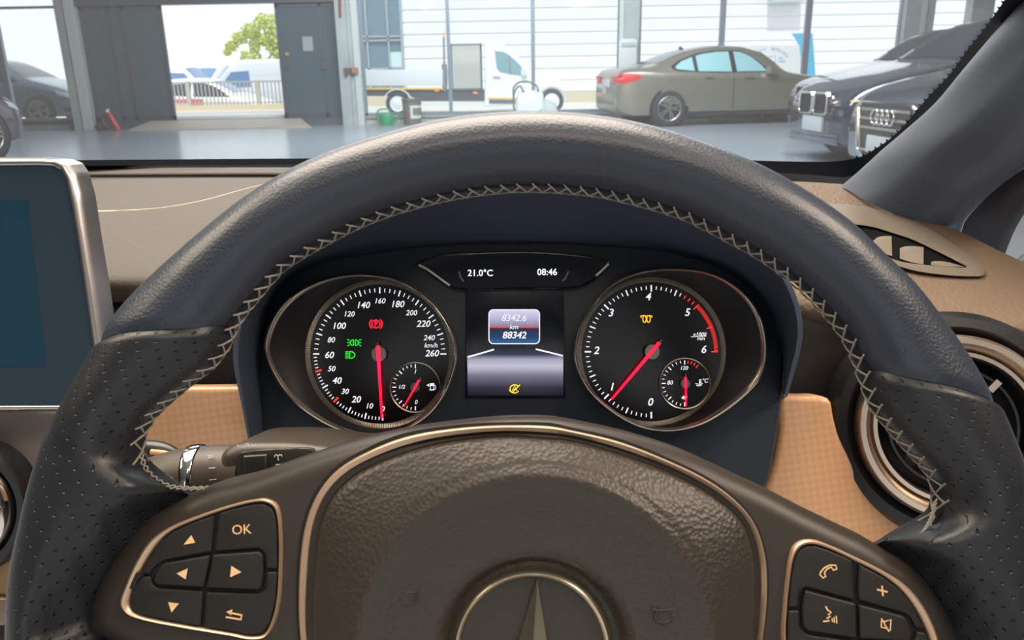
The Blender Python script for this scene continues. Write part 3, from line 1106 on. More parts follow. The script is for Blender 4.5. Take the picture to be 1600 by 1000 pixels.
def pump(a):
    def q(pts):
        return [tuple(CF.loc(*c1(x, y), ZT).xy) for x, y in pts]
    a.stroke(q([(908, 696), (908, 664), (926, 662), (926, 696)]), 1.1 * mmc, ZT, closed=True)
    a.stroke(q([(903, 697), (931, 696)]), 1.3 * mmc, ZT)
    a.stroke(q([(926, 670), (935, 676), (936, 692), (930, 690)]), 0.8 * mmc, ZT)
    a.slab(q([(909, 665), (925, 664), (925, 676), (909, 677)]), ZT, ZT + 0.0001, 0)
    a.slab(q([(888, 672), (902, 664), (902, 681)]), ZT, ZT + 0.0001, 0)
subdial(c1(830, 683), 40.5, semi, None, [('1', *c1(828, 603), 6.6, 0.01), ('1/2', *c1(757, 682), 6.2, 0.01), ('0', *c1(832, 762), 6.6, 0.01)], ((655, 594), (631.5, 635)), g1, pump)
needle(k1, (590.6, 540), (596.8, 653.8), 3.0, 1.5, ZD + 0.0045, g1, 12.5)
# warning lights of the left gauge
def q1(pts, z=ZT):
    return [tuple(CF.loc(*c1(x, y), z).xy) for x, y in pts]
def arcpts(cx, cy, rx, ry, a0, a1, n=12):
    return [(cx + rx * math.cos(math.radians(a0 + (a1 - a0) * k / n)), cy - ry * math.sin(math.radians(a0 + (a1 - a0) * k / n))) for k in range(n + 1)]
a = MB()
a.stroke(q1(arcpts(625, 354, 21, 20, 0, 345, 20)), 1.6 * mmc, ZT, closed=True)
a.stroke(q1(arcpts(625, 354, 33, 30, 130, 230)), 1.8 * mmc, ZT)
a.stroke(q1(arcpts(625, 354, 33, 30, -50, 50)), 1.8 * mmc, ZT)
p = CF.loc(*c1(625, 354), ZT)
a.text('P', p.x, p.y, ZT, 10.5 * mmc, 0, 0.015)
a.build('parking_brake_light', REDL_E, g1, 0)
a = MB()
for sgn, cx in ((-1, 498), (1, 526)):
    a.stroke(q1([(cx - sgn * 9, 436), (cx - sgn * 9, 466)]), 1.2 * mmc, ZT)
    a.stroke(q1([(cx - sgn * 9 + sgn * 16 * math.sin(math.radians(t)), 451 - 15 * math.cos(math.radians(t))) for t in range(0, 181, 20)]), 1.2 * mmc, ZT)
    for dy in (-14, 0, 14):
        a.stroke(q1([(cx + sgn * 10, 451 + dy * 0.8), (cx + sgn * 22, 451 + dy * 1.25)]), 1.2 * mmc, ZT)
a.build('side_light_symbol', GREEN_E, g1, 0)
a = MB()
a.stroke(q1([(488, 497), (488, 533)]), 1.4 * mmc, ZT)
a.stroke(q1([(488 + 27 * math.sin(math.radians(t)), 515 - 18 * math.cos(math.radians(t))) for t in range(0, 181, 15)]), 1.4 * mmc, ZT)
for k in range(5):
    a.stroke(q1([(465, 500 + 8 * k), (483, 498 + 8 * k)]), 1.1 * mmc, ZT)
a.build('dipped_beam_symbol', GREEN_E, g1, 0)

# tachometer
ta_out = [(898.5, 560), (904, 515), (922, 478), (955, 443), (1003, 423), (1060, 418.5), (1115, 427), (1160, 453), (1190, 492), (1201, 544), (1196, 580), (1178, 607), (1135, 643), (1095, 665), (1048, 674.5), (1000, 668), (950, 640), (915, 604)]
ta_in = [(902, 560), (907.5, 517), (926, 481), (958, 447), (1004, 427), (1060, 423), (1112, 431.5), (1154, 457), (1181, 494), (1191, 543), (1186, 577), (1170, 602), (1130, 637), (1092, 659), (1048, 670), (1003, 664), (954, 637), (918.5, 602)]
g2, k2 = gauge('tachometer', ta_out, ta_in, (1017.5, 549.5), 107.5, 'right gauge, revolution scale to 6 in a silver bezel')
spec, red = [], []
for v in range(0, 61):
    an = -90 - v * 4.5
    if v >= 47:
        continue
    if v % 10 == 0:
        spec.append((an, 104, 94, 2.2))
    elif v % 5 == 0:
        spec.append((an, 104, 94.5, 1.9))
    else:
        spec.append((an, 102.5, 97, 1.3))
for v in (47, 48, 49):
    red.append((-90 - v * 4.5, 103, 97, 1.7))
for k in range(0, 41):
    v = 50 + k * 0.25
    red.append((-90 - v * 4.5, 104, 93.5 if k in (0, 20, 40) else 98, 0.95 if k not in (0, 20, 40) else 1.8))
a = MB()
ticks(a, k2, spec, ZT)
a.build('tick_marks', WHITE_E, g2, 0)
a = MB()
ticks(a, k2, red, ZT)
a.build('red_tick_marks', RED_E, g2, 0)
a = MB()
items = [(t, *c3(x, y), 12.2, 0.014) for t, x, y in (('0', 452, 762), ('1', 252, 683), ('2', 172, 493), ('3', 247, 297), ('4', 441, 213), ('5', 645, 295), ('6', 730, 488))]
label_text(a, items, ZT)
a.build('dial_lettering', WHITE_E, g2, 0)
a = MB()
label_text(a, [('x1000', *c3(710, 408), 6.0, 0.012), ('min', *c3(717, 430), 6.0, 0.012)], ZT)
a.stroke([tuple(CF.loc(*c3(x, y), ZT).xy) for x, y in ((664, 421), (745, 417))], 0.9 * mmc, ZT)
a.build('revolution_unit', WHITE_E, g2, 0)
def thermo(a):
    def q(pts):
        return [tuple(CF.loc(*c3(x, y), ZT).xy) for x, y in pts]
    a.stroke(q([(711, 642), (711, 664)]), 1.6 * mmc, ZT)
    for dy in (644, 651, 658):
        a.stroke(q([(712, dy), (720, dy)]), 0.8 * mmc, ZT)
    a.stroke(q([(688, 664), (700, 666), (712, 668), (726, 664)]), 1.0 * mmc, ZT)
    a.stroke(q([(692, 674), (706, 676), (722, 672)]), 1.0 * mmc, ZT)
red2 = [(90 - k * 9, 36, 31.5 if k < 4 else 29.5, 1.4) for k in range(1, 5)]
subdial(c3(632, 663), 41, semi, red2, [('120', *c3(628, 584), 6.2, 0.01), ('80', *c3(555, 660), 6.6, 0.01), ('40', *c3(628, 738), 6.6, 0.01), ('°C', *c3(737, 650), 6.4, 0.008)], ((1071, 589), (1072, 634.5)), g2, thermo)
needle(k2, (1030.5, 535), (955.5, 624), 3.0, 1.5, ZD + 0.0045, g2, 12.5)
a = MB()
def q3(pts):
    return [tuple(CF.loc(*c3(x, y), ZT).xy) for x, y in pts]
for cx, s in ((423, -1), (444, 1)):
    a.stroke(q3([(cx + 9 * math.sin(math.radians(t)), 328 - 18 * math.cos(math.radians(t))) for t in range(20, 345, 20)]), 1.4 * mmc, ZT)
a.stroke(q3([(432, 313), (420, 309), (404, 312), (402, 316), (408, 319)]), 1.4 * mmc, ZT)
a.stroke(q3([(435, 313), (447, 309), (461, 312), (463, 316), (457, 319)]), 1.4 * mmc, ZT)
a.build('glow_plug_symbol', AMBER_E, g2, 0)

# ---- central displays
def c2(x, y):
    return (640 + x / 3.226, 370 + y / 3.226)
ZS = ZP + 0.0012
SCR = mat('display_dark_glass', (10, 14, 24), 0.18, spec=0.5, emit=0.3)
a = MB()
a.slab([tuple(CF.loc(x, y, ZS).xy) for x, y in ((727, 452), (881, 452), (883, 622), (727, 622))], ZP - 0.001, ZS, 0.0006, 2)
disp = a.build('centre_display', SCR, cluster, 40)
def grad(name, stops, strength, axis=1):
    """lit picture of a display: colours change along the generated axis"""
    m = bpy.data.materials.new(name)
    m.use_nodes = True
    nt = m.node_tree
    b = nt.nodes['Principled BSDF']
    tc = nt.nodes.new('ShaderNodeTexCoord')
    sp = nt.nodes.new('ShaderNodeSeparateXYZ')
    cr = nt.nodes.new('ShaderNodeValToRGB')
    nt.links.new(tc.outputs['Generated'], sp.inputs[0])
    nt.links.new(sp.outputs[axis], cr.inputs[0])
    e = cr.color_ramp.elements
    while len(e) < len(stops):
        e.new(0.5)
    for el, (p, c) in zip(e, stops):
        el.position = p
        el.color = lin(c) + (1,)
    nt.links.new(cr.outputs[0], b.inputs['Emission Color'])
    b.inputs['Emission Strength'].default_value = strength
    b.inputs['Base Color'].default_value = (0.01, 0.01, 0.012, 1)
    b.inputs['Roughness'].default_value = 0.2
    return m
ZE = ZS + 0.0002
def qs(pts, z=ZE):
    return [tuple(CF.loc(x, y, z).xy) for x, y in pts]
def rrect(x0, y0, x1, y1, r, n=5):
    out = []
    for cx, cy, a0 in ((x1 - r, y0 + r, 0), (x0 + r, y0 + r, 90), (x0 + r, y1 - r, 180), (x1 - r, y1 - r, 270)):
        for k in range(n + 1):
            t = math.radians(a0 + 90 * k / n)
            out.append((cx + r * math.cos(t), cy - r * math.sin(t)))
    return out
a = MB()
a.slab(qs([(730, 556), (731, 618), (880, 618), (880, 553), (861, 549.5), (835, 545.5), (805, 544), (770, 546), (748, 550)]), ZE, ZE + 0.0001, 0)
a.build('road_graphic', grad('road_display', [(0.0, (18, 18, 28)), (0.18, (52, 50, 66)), (0.42, (120, 116, 138)), (0.62, (196, 194, 212)), (0.76, (166, 164, 186)), (0.86, (48, 52, 78)), (1.0, (20, 24, 40))], 0.8), disp, 0)
a = MB()
a.stroke(qs([(730.5, 558), (752, 552), (772, 546)], ZE + 0.0002), 2.4 * mmc, ZE + 0.0002)
a.build('road_line', WHITE_E, disp, 0)
a = MB()
a.stroke(qs([(837, 545.5), (858, 550.5), (879.5, 556)], ZE + 0.0002), 2.4 * mmc, ZE + 0.0002)
a.build('road_line', WHITE_E, disp, 0)
a = MB()
a.slab(qs(rrect(763.5, 483.5, 843.5, 537.5, 7)), ZE, ZE + 0.0001, 0)
a.build('odometer_badge', grad('odometer_display', [(0.0, (22, 96, 150)), (0.2, (14, 52, 96)), (0.45, (22, 30, 56)), (0.49, (120, 116, 140)), (0.75, (176, 172, 206)), (1.0, (206, 204, 226))], 0.9), disp, 0)
a = MB()
a.stroke(qs(rrect(764, 484, 843, 537, 7)), 1.6 * mmc, ZE + 0.0001, closed=True)
label_text(a, [('8342.6', *c2(525, 410), 10.6, 0.0), ('km', *c2(525, 455), 8.2, 0.0), ('88342', *c2(527, 497), 11.0, 0.02)], ZE + 0.0002, 0.2)
a.build('odometer_reading', WHITE_E, disp, 0)
a = MB()
a.stroke(qs([(766, 511), (793, 511)]), 1.9 * mmc, ZE + 0.0002)
a.stroke(qs([(813, 511), (841, 511)]), 1.9 * mmc, ZE + 0.0002)
a.build('red_line', RED_E, disp, 0)
a = MB()
z = ZE + 0.0003
a.stroke(qs(arcpts(804, 607.5, 7, 6.4, 40, 330, 20)), 1.6 * mmc, z)
a.stroke(qs([(795.5, 609.5), (800, 613.5), (812.5, 601)]), 1.5 * mmc, z)
a.stroke(qs([(800.5, 610.5), (804, 602.5), (807.5, 610.5)]), 1.3 * mmc, z)
a.stroke(qs([(802, 608), (806.5, 608)]), 1.1 * mmc, z)
a.build('stop_start_symbol', mat('tell_tale_yellow', (236, 206, 40), 0.5, emit=0.9), disp, 0)
# upper display with chrome surround
UO = [(650, 413), (686.5, 399.4), (764, 394), (804, 393), (841.5, 393.5), (919, 400.5), (954.6, 409.5), (953, 413), (941, 426), (928, 438), (909.7, 447.5), (894, 450.8), (805, 452), (717.5, 452.6), (702, 448), (677, 432), (660, 420)]
ZU = ZP + 0.004
uo = catmull(CF.l2(UO, ZU), 140, True)
ui = offset_poly(uo, 0.0009)
ui2 = offset_poly(uo, 0.0016)
a = MB()
a.slab(ui, ZP - 0.001, ZU - 0.0012, 0)
updisp = a.build('upper_display', mat('upper_display_glass', (10, 13, 19), 0.15, spec=0.5, emit=0.25), cluster, 40)
a = MB()
rows = [[(x, y, z) for x, y in pl] for pl, z in ((uo, ZP - 0.001), (uo, ZU - 0.0006), (offset_poly(uo, 0.0004), ZU), (ui, ZU - 0.0005), (ui2, ZU - 0.002))]
a.grid(rows, closed_u=True)
a.build('display_trim', mat('dark_chrome', (120, 118, 116), 0.25, metal=1.0), updisp, 45)
a = MB()
label_text(a, [('21.0°C', 750.5, 427, 10.4, 0.008)], ZU - 0.001, 0.0)
a.build('temperature_reading', mat('display_white_lit', (240, 240, 252), 0.5, emit=1.1), updisp, 0)
a = MB()
label_text(a, [('08:46', 855, 425.5, 10.4, 0.008)], ZU - 0.001, 0.0)
a.build('clock_reading', mat('display_white_lit', (240, 240, 252), 0.5, emit=1.1), updisp, 0)
for pts in (((654, 414), (668, 421), (682, 431), (694, 440), (703, 446)), ((951, 412), (940, 423), (931, 431))):
    a = MB()
    a.stroke([tuple(CF.loc(x, y, ZU + 0.0003).xy) for x, y in pts], 3.2 * mmc, ZU + 0.0001, 0.0005)
    a.build('bright_trim_edge', SILVER, updisp, 40)
for pts in (((717, 424), (720, 434), (725, 440)), ((888, 424), (884, 434), (879, 439))):
    a = MB()
    a.stroke([tuple(CF.loc(x, y, ZU - 0.001).xy) for x, y in pts], 2.6 * mmc, ZU - 0.0012, 0.0006)
    a.build('bracket_mark', mat('grey_bracket', (110, 112, 118), 0.4, metal=0.6), updisp, 40)

# ================================================================== dashboard
PAD = mat('taupe_dash_pad', (77, 72, 67), 0.62, spec=0.3, bump=('voronoi', 420, 0.22, 0.0008))
PADK = mat('dark_lower_dash', (42, 38, 37), 0.6, spec=0.3, bump=('voronoi', 420, 0.2, 0.0008))
PADT = mat('tan_dash_grain', (98, 82, 68), 0.58, spec=0.3, bump=('voronoi', 330, 0.5, 0.0012))
def checker_trim():
    m = mat('beige_check_trim', (190, 148, 110), 0.34, spec=0.45, coat=0.25)
    nt = m.node_tree
    tc = nt.nodes.new('ShaderNodeTexCoord')
    mp = nt.nodes.new('ShaderNodeMapping')
    mp0 = nt.nodes.new('ShaderNodeMapping')
    mp0.inputs['Rotation'].default_value = (-(PI / 2 - PITCH), 0, 0)
    mp.inputs['Rotation'].default_value = (0, 0, math.radians(38))
    mp.inputs['Scale'].default_value = (1, 1, 0)
    nt.links.new(tc.outputs['Object'], mp0.inputs[0])
    ck = nt.nodes.new('ShaderNodeTexChecker')
    ck.inputs['Scale'].default_value = 300
    ck.inputs['Color1'].default_value = lin((196, 152, 113)) + (1,)
    ck.inputs['Color2'].default_value = lin((189, 144, 105)) + (1,)
    nt.links.new(mp0.outputs[0], mp.inputs[0])
    nt.links.new(mp.outputs[0], ck.inputs[0])
    nt.links.new(ck.outputs[0], nt.nodes['Principled BSDF'].inputs['Base Color'])
    return m
TRIM = checker_trim()
DM = Matrix.Translation((-0.05, 0.75, 0.95))
dash = thing('dashboard', 'taupe padded dashboard running under the windscreen behind the steering wheel', 'dashboard', DM)
def dpatch(name, curves, nu, nv, m, thick=0.0, lab=None, parent=None):
    g = loft(curves, nu, nv)
    mb = MB()
    mb.grid([[tuple(p) for p in r] for r in g])
    o = mb.build(name, m, parent or dash, 60, world=True)
    if thick:
        md = o.modifiers.new('thickness', 'SOLIDIFY')
        md.thickness = thick
        md.offset = 0
    if lab:
        o['label'] = lab
    return o
# far strip, defroster groove, upper pad
dpatch('far_ledge', [[(-220, 264.5, .845), (130, 264.5, .835), (480, 264, .82), (800, 268, .80), (1100, 276, .77), (1190, 281, .757)],
                     [(-220, 275, .83), (130, 274.5, .815), (480, 273.5, .80), (800, 278, .78), (1100, 286, .75), (1190, 291, .74)]], 40, 4, PAD, 0.003)
dpatch('defroster_groove', [[(-220, 274, .832), (130, 274, .817), (480, 273, .802), (800, 277, .782), (1100, 285, .752)],
                            [(-220, 284, .825), (130, 281, .81), (480, 280, .797), (800, 284, .775), (1100, 292, .747)],
                            [(-220, 292, .80), (130, 290, .787), (480, 288, .777), (800, 292, .757), (1100, 300, .73)]], 40, 6, mat('groove_black', (20, 18, 17), 0.7), 0.0)
pad_o = dpatch('upper_pad', [[(-220, 284, .815), (130, 281.5, .80), (480, 280.5, .79), (800, 290, .77), (1100, 300, .74), (1200, 302, .735)],
                     [(-220, 312, .71), (130, 308, .71), (480, 304, .70), (800, 310, .69), (1100, 318, .67), (1200, 322, .66)],
                     [(-220, 340, .65), (130, 334, .645), (480, 330, .64), (800, 335, .63), (1100, 345, .62), (1200, 352, .61)],
                     [(-220, 395, .585), (130, 388, .585), (480, 385, .585), (800, 385, .575), (1100, 400, .57), (1200, 410, .56)],
                     [(-220, 428, .555), (130, 425, .555), (480, 425, .555), (800, 425, .55), (1100, 432, .545), (1200, 440, .54)],
                     [(-220, 446, .547), (130, 446, .547), (480, 446, .547), (800, 445, .543), (1100, 452, .54), (1200, 460, .535)],
                     [(-220, 470, .556), (130, 470, .556), (480, 470, .556), (800, 470, .555), (1100, 475, .55), (1200, 480, .545)]], 60, 36, PAD, 0.003)
from mathutils.bvhtree import BVHTree
def drop(o, px, py):
    """where the sight line through a picture point meets a finished mesh"""
    me = o.data
    M = o.matrix_world if o.parent is None else o.parent.matrix_world
    tree_ = BVHTree.FromPolygons([M @ v.co for v in me.vertices], [tuple(p.vertices) for p in me.polygons])
    h = tree_.ray_cast(CAM, ray(px, py).normalized())
    return h[0]
mb = MB()
pts = [drop(pad_o, x, y) for x, y in catmull([(100, 331.5), (137, 331), (200, 329.5), (250, 326), (300, 318), (330, 311), (400, 292), (440, 285)], 50)]
mb.tube([p - ray(300, 320) * 0.0045 for p in pts if p is not None], 0.0010, 6)
mb.build('pad_seam', mat('seam_thread', (196, 182, 164), 0.6), dash, 60, world=True)
# dark body of the dash below the pad
dpatch('lower_dash', [[(-220, 462, .56), (130, 462, .56), (420, 462, .56), (800, 462, .56), (1100, 470, .56), (1300, 480, .56), (1480, 500, .56), (1720, 530, .56)],
                      [(-220, 560, .565), (130, 560, .565), (420, 560, .565), (800, 560, .565), (1100, 565, .565), (1300, 570, .565), (1480, 580, .565), (1720, 600, .565)],
                      [(-220, 800, .57), (130, 800, .57), (420, 800, .57), (800, 800, .57), (1100, 800, .57), (1300, 800, .57), (1480, 800, .57), (1720, 800, .57)],
                      [(-220, 1100, .56), (130, 1100, .56), (420, 1100, .56), (800, 1100, .56), (1100, 1100, .56), (1300, 1100, .56), (1480, 1100, .56), (1720, 1100, .56)]], 40, 16, PADK, 0.004)
# right end of the dash: flat beige corner, tan shoulder that rolls under
end_o = dpatch('end_pad', [[(1185, 282, .75), (1225, 283, .742), (1290, 286, .737), (1330, 291, .73), (1370, 318, .715), (1430, 338, .70), (1500, 362, .68), (1570, 396, .66), (1660, 436, .64), (1760, 480, .62)],
                   [(1185, 326, .685), (1225, 330, .68), (1290, 336, .67), (1340, 342, .665), (1390, 366, .655), (1450, 392, .645), (1520, 420, .63), (1590, 436, .615), (1670, 466, .60), (1760, 505, .59)],
                   [(1185, 396, .605), (1225, 400, .60), (1290, 408, .60), (1350, 414, .60), (1410, 432, .595), (1470, 448, .59), (1540, 462, .58), (1610, 472, .57), (1680, 492, .56), (1760, 525, .555)],
                   [(1185, 450, .565), (1225, 455, .56), (1290, 462, .56), (1350, 470, .555), (1410, 482, .55), (1470, 492, .548), (1540, 500, .545), (1610, 506, .54), (1680, 520, .535), (1760, 545, .53)],
                   [(1185, 474, .56), (1225, 480, .555), (1290, 488, .553), (1350, 496, .548), (1410, 505, .545), (1470, 512, .543), (1540, 519, .541), (1610, 525, .538), (1680, 538, .534), (1760, 560, .53)],
                   [(1185, 494, .57), (1225, 500, .565), (1290, 510, .562), (1350, 518, .558), (1410, 526, .556), (1470, 532, .555), (1540, 538, .553), (1610, 544, .55), (1680, 556, .547), (1760, 578, .545)]], 50, 40, PADT, 0.0)
# demister outlet let into the shoulder: raised almond surround, dark slot, three fins
_me = end_o.data
_t = BVHTree.FromPolygons([dash.matrix_world @ v.co for v in _me.vertices], [tuple(p.vertices) for p in _me.polygons])
def surf_d(px, py):
    """depth of the shoulder near the outlet"""
    h = _t.ray_cast(CAM, ray(px, py).normalized())
    return (h[0] - CAM).dot(FWD) if h[0] else 0.66
AL_O = [(1262, 322), (1300, 319), (1345, 322), (1385, 331), (1430, 346), (1480, 373), (1520, 403), (1540, 424), (1539, 431), (1520, 433), (1480, 431), (1430, 424), (1380, 408), (1330, 385), (1290, 358), (1264, 336)]
AL_I = [(1300, 350), (1335, 350.5), (1365, 355), (1395, 364), (1425, 374), (1455, 388), (1485, 403), (1508, 415.5), (1511, 417.5), (1508, 418), (1490, 417.5), (1450, 414.5), (1405, 408), (1370, 394), (1340, 377), (1312, 360)]
oo = catmull(AL_O, 120, True)
ii = catmull(AL_I, 120, True)
mb = MB()
rows = []
for f, dz in ((-0.03, 0.003), (0.0, -0.0035), (0.10, -0.0075), (0.5, -0.0095), (0.9, -0.0095), (1.0, -0.008), (1.02, 0.0)):
    row = []
    for a, b in zip(oo, ii):
        x, y = a[0] + (b[0] - a[0]) * f, a[1] + (b[1] - a[1]) * f
        row.append(tuple(P(x, y, surf_d(x, y) + dz)))
    rows.append(row)
mb.grid(rows, closed_u=True)
vent_s = mb.build('vent_surround', mat('taupe_vent_plastic', (100, 92, 82), 0.5, spec=0.35), dash, 50, world=True)
mb = MB()
n_ = len(ii)
rows = []
for f in [k / 10 for k in range(11)]:
    row = []
    for k in range(n_):
        a = ii[k]
        # towards the slot's own long axis
        cxm = 1300 + (a[0] - 1300) * 0.96 + 6
        ax = (cxm, 352 + (cxm - 1300) * 0.315 - 0.00016 * (cxm - 1400) ** 2 * 0)
        x, y = a[0] + (ax[0] - a[0]) * f, a[1] + (ax[1] - a[1]) * f
        row.append(tuple(P(x, y, surf_d(x, y) - 0.0034)))
    rows.append(row)
mb.grid(rows, closed_u=True)
mb.build('vent_slot', mat('slot_black', (6, 6, 7), 0.9, spec=0.1), vent_s, 50, world=True)
FIN = mat('vent_fin_grey', (112, 104, 93), 0.5, spec=0.35)
for top_px, bot_px in (([(1364, 377), (1370, 371.5), (1380, 369), (1393, 369)], [(1364, 389), (1374, 393.5), (1384, 397), (1394, 400)]),
                       ([(1406, 388), (1412, 385.5), (1425, 384.5), (1443, 386)], [(1406, 404), (1418, 408), (1430, 411), (1443, 413)]),
                       ([(1455, 409), (1462, 408), (1480, 409.5), (1506, 416.5)], [(1455, 414), (1466, 415.5), (1482, 416.5), (1506, 417.5)])):
    mb = MB()
    tp, bp = catmull(top_px, 10), catmull(bot_px, 10)
    rows = []
    for f, dz in ((0, 0.0), (0, -0.0055), (0.25, -0.0066), (0.5, -0.007), (0.75, -0.0066), (1, -0.0055), (1, 0.0)):
        rows.append([tuple(P(a[0] + (b[0] - a[0]) * f, a[1] + (b[1] - a[1]) * f, surf_d(a[0] + (b[0] - a[0]) * f, a[1] + (b[1] - a[1]) * f) + dz)) for a, b in zip(tp, bp)])
    mb.grid(rows)
    mb.build('fin', FIN, vent_s, 50, world=True)
# beige trim left of the cluster, beige trim right of it, tan lower pieces
def trim_plate(name, pts, d, m, n=90, bev=0.004, smooth=True, lab=None):
    fr = Frame(P(pts[0][0], pts[0][1], d), RIGHT.copy(), UP.copy(), -FWD)
    o = catmull(fr.l2(pts), n, True) if smooth else fr.l2(pts)
    mb = MB()
    mb.slab(o, -0.02, 0.0, bev, 4, fr.m)
    ob = mb.build(name, m, dash, 50, world=True)
    if lab:
        ob['label'] = lab
    return ob
trim_plate('trim_panel', [(130, 606), (200, 604.5), (300, 604.5), (385, 604), (403, 606), (406.5, 625), (408, 655), (408.5, 690), (400, 720), (250, 740), (130, 750)], 0.520, TRIM, lab='beige checked trim panel')
trim_plate('trim_panel', [(1221, 620), (1260, 619.5), (1288, 620), (1299, 626), (1304, 650), (1316, 690), (1345, 735), (1385, 772), (1440, 800), (1520, 815), (1540, 860), (1500, 960), (1300, 960), (1150, 900), (1180, 800), (1197, 762), (1210, 720), (1218, 670)], 0.515, TRIM, 160, lab='beige checked trim panel')
trim_plate('centre_trim', [(-60, 640), (100, 640), (220, 640), (220, 745), (140, 742), (60, 742), (-60, 742)], 0.525, mat('grey_check_trim', (132, 122, 116), 0.3, spec=0.5, coat=0.3), 90)
trim_plate('lower_trim', [(-60, 735), (100, 735), (220, 735), (240, 933), (-60, 933)], 0.535, mat('tan_trim', (158, 128, 92), 0.45, spec=0.4), smooth=False)
trim_plate('trim_strip', [(-60, 936), (240, 936), (240, 978), (-60, 978)], 0.530, mat('pale_strip', (150, 134, 116), 0.35, metal=0.5), smooth=False, bev=0.002)

# ---- round air vents
def air_vent(label, cx, cy, d, R, tilt, parts):
    nrm = (-FWD * math.cos(tilt[1]) * math.cos(tilt[0]) + RIGHT * math.sin(tilt[0]) + UP * math.sin(tilt[1])).normalized()
    u = UP.cross(nrm).normalized()
    fr = Frame(P(cx, cy, d), u, nrm.cross(u), nrm)
    t = thing('air_vent', label, 'air vent', fr.m)
    k = d / F
    for name, prof, m in parts:
        mb = MB()
        mb.revolve([(r * k, z) for r, z in prof], 80)
        mb.build(name, m, t, 45)
    return t, fr, k
BLACKG = mat('vent_black', (22, 22, 24), 0.35, spec=0.5)
VENTM = mat('vent_ring_silver', (206, 188, 170), 0.32, metal=1.0)
t, fr, k = air_vent('round air vent in silver ring at right of steering wheel', 1493, 668, 0.500, 140, (math.radians(-14), math.radians(2)), [
    ('vent_housing', [(185, -0.03), (183, -0.012), (172, -0.002), (158, -0.001), (146, -0.008)], BLACKG),
    ('vent_ring', [(146, -0.006), (145, 0.002), (140, 0.006), (132, 0.006), (125, 0.002), (122, -0.003), (119, 0.0005), (113, 0.0005), (111, -0.006)], VENTM),
    ('vent_bowl', [(111, -0.005), (104, -0.018), (70, -0.032), (0, -0.036)], BLACKG)])
mb = MB()
mb.revolve([(96 * k, -0.010), (95 * k, -0.006), (91 * k, -0.006), (90 * k, -0.012)], 60)
mb.build('inner_ring', BLACKG, t, 45)
for i in range(3):
    mb = MB()
    a0 = math.radians(48 + 120 * i)
    mb.box((58 * k, 0, -0.016), (70 * k, 0.003, 0.016), Matrix.Rotation(a0, 4, 'Z'))
    mb.build('vane', BLACKG, t, 30)
    mb = MB()
    mb.box((88 * k, 0, -0.006), (20 * k, 0.004, 0.004), Matrix.Rotation(a0, 4, 'Z'))
    mb.build('vane_tip', SILVER, t, 30)
mb = MB()
mb.revolve([(0, -0.008), (14 * k, -0.009), (18 * k, -0.014), (18 * k, -0.034)], 32)
mb.build('vent_hub', BLACKG, t, 40)
t, fr, k = air_vent('domed chrome air vent in black ring beside the left rim', -72, 800, 0.500, 108, (math.radians(10), math.radians(0)), [
    ('vent_housing', [(112, -0.02), (110, 0.0), (104, 0.004), (94, 0.004), (88, -0.002)], BLACKG),
    ('vent_ring', [(90, -0.006), (90, 0.002), (84, 0.010), (66, 0.016), (50, 0.012), (44, -0.004), (0, -0.02)], CHROME)])

# ================================================================== infotainment screen
SF = Frame(P(75, 440, 0.485), RIGHT.copy(), UP.copy(), -FWD)
scr = thing('infotainment_screen', 'tall dark infotainment screen with silver edge left of the steering wheel', 'screen', SF.m)
SO = [(-260, 254), (60, 252), (88, 253.5), (101, 260), (110, 276), (118, 310), (128, 370), (140, 450), (150, 520), (158, 575), (163, 612), (160, 632), (148, 638), (60, 638), (-260, 640)]
SI = [(-250, 262), (60, 258.5), (84, 259.5), (95, 266), (103, 282), (110, 315), (120, 372), (131, 450), (141, 520), (149, 575), (153, 606), (151, 626), (142, 633), (60, 633.5), (-250, 635)]
def seg(pts, n_each):
    out = []
    for i in range(len(pts)):
        a, b = pts[i], pts[(i + 1) % len(pts)]
        for k_ in range(n_each):
            out.append((a[0] + (b[0] - a[0]) * k_ / n_each, a[1] + (b[1] - a[1]) * k_ / n_each))
    return out
so, si = SF.l2(seg(SO, 6)), SF.l2(seg(SI, 6))
a = MB()
rows = [[(x, y, z) for x, y in between(so, si, f)] for f, z in ((-1.9, -0.012), (-1.1, -0.003), (-0.4, 0.0004), (0.0, 0.0012), (0.5, 0.0014), (0.95, 0.0006), (1.0, -0.001))]
a.grid(rows, closed_u=True)
a.build('screen_frame', mat('screen_edge_silver', (180, 176, 176), 0.3, metal=1.0), scr, 60)
a = MB()
a.slab(si, -0.010, -0.0004, 0)
gl = a.build('screen_glass', mat('screen_reflection_glow', (36, 48, 58), 0.12, spec=0.5, emit=0.3), scr, 40)  # teal colour and glow stand for reflections in the dark screen
a = MB()
a.slab(SF.l2([(-60, 312), (42, 313), (52, 400), (61, 478), (66, 520), (72, 572), (-60, 574)]), -0.0004, -0.0002, 0)
a.build('display_area', mat('display_reflection_glow', (22, 46, 60), 0.10, spec=0.5, emit=0.4), gl, 40)  # glow put in for the reflection on the unlit display
a = MB()
a.slab([(x * 1.02, y * 1.0) for x, y in so], -0.022, -0.010, 0.0)
a.build('screen_back', BLACKG, scr, 40)

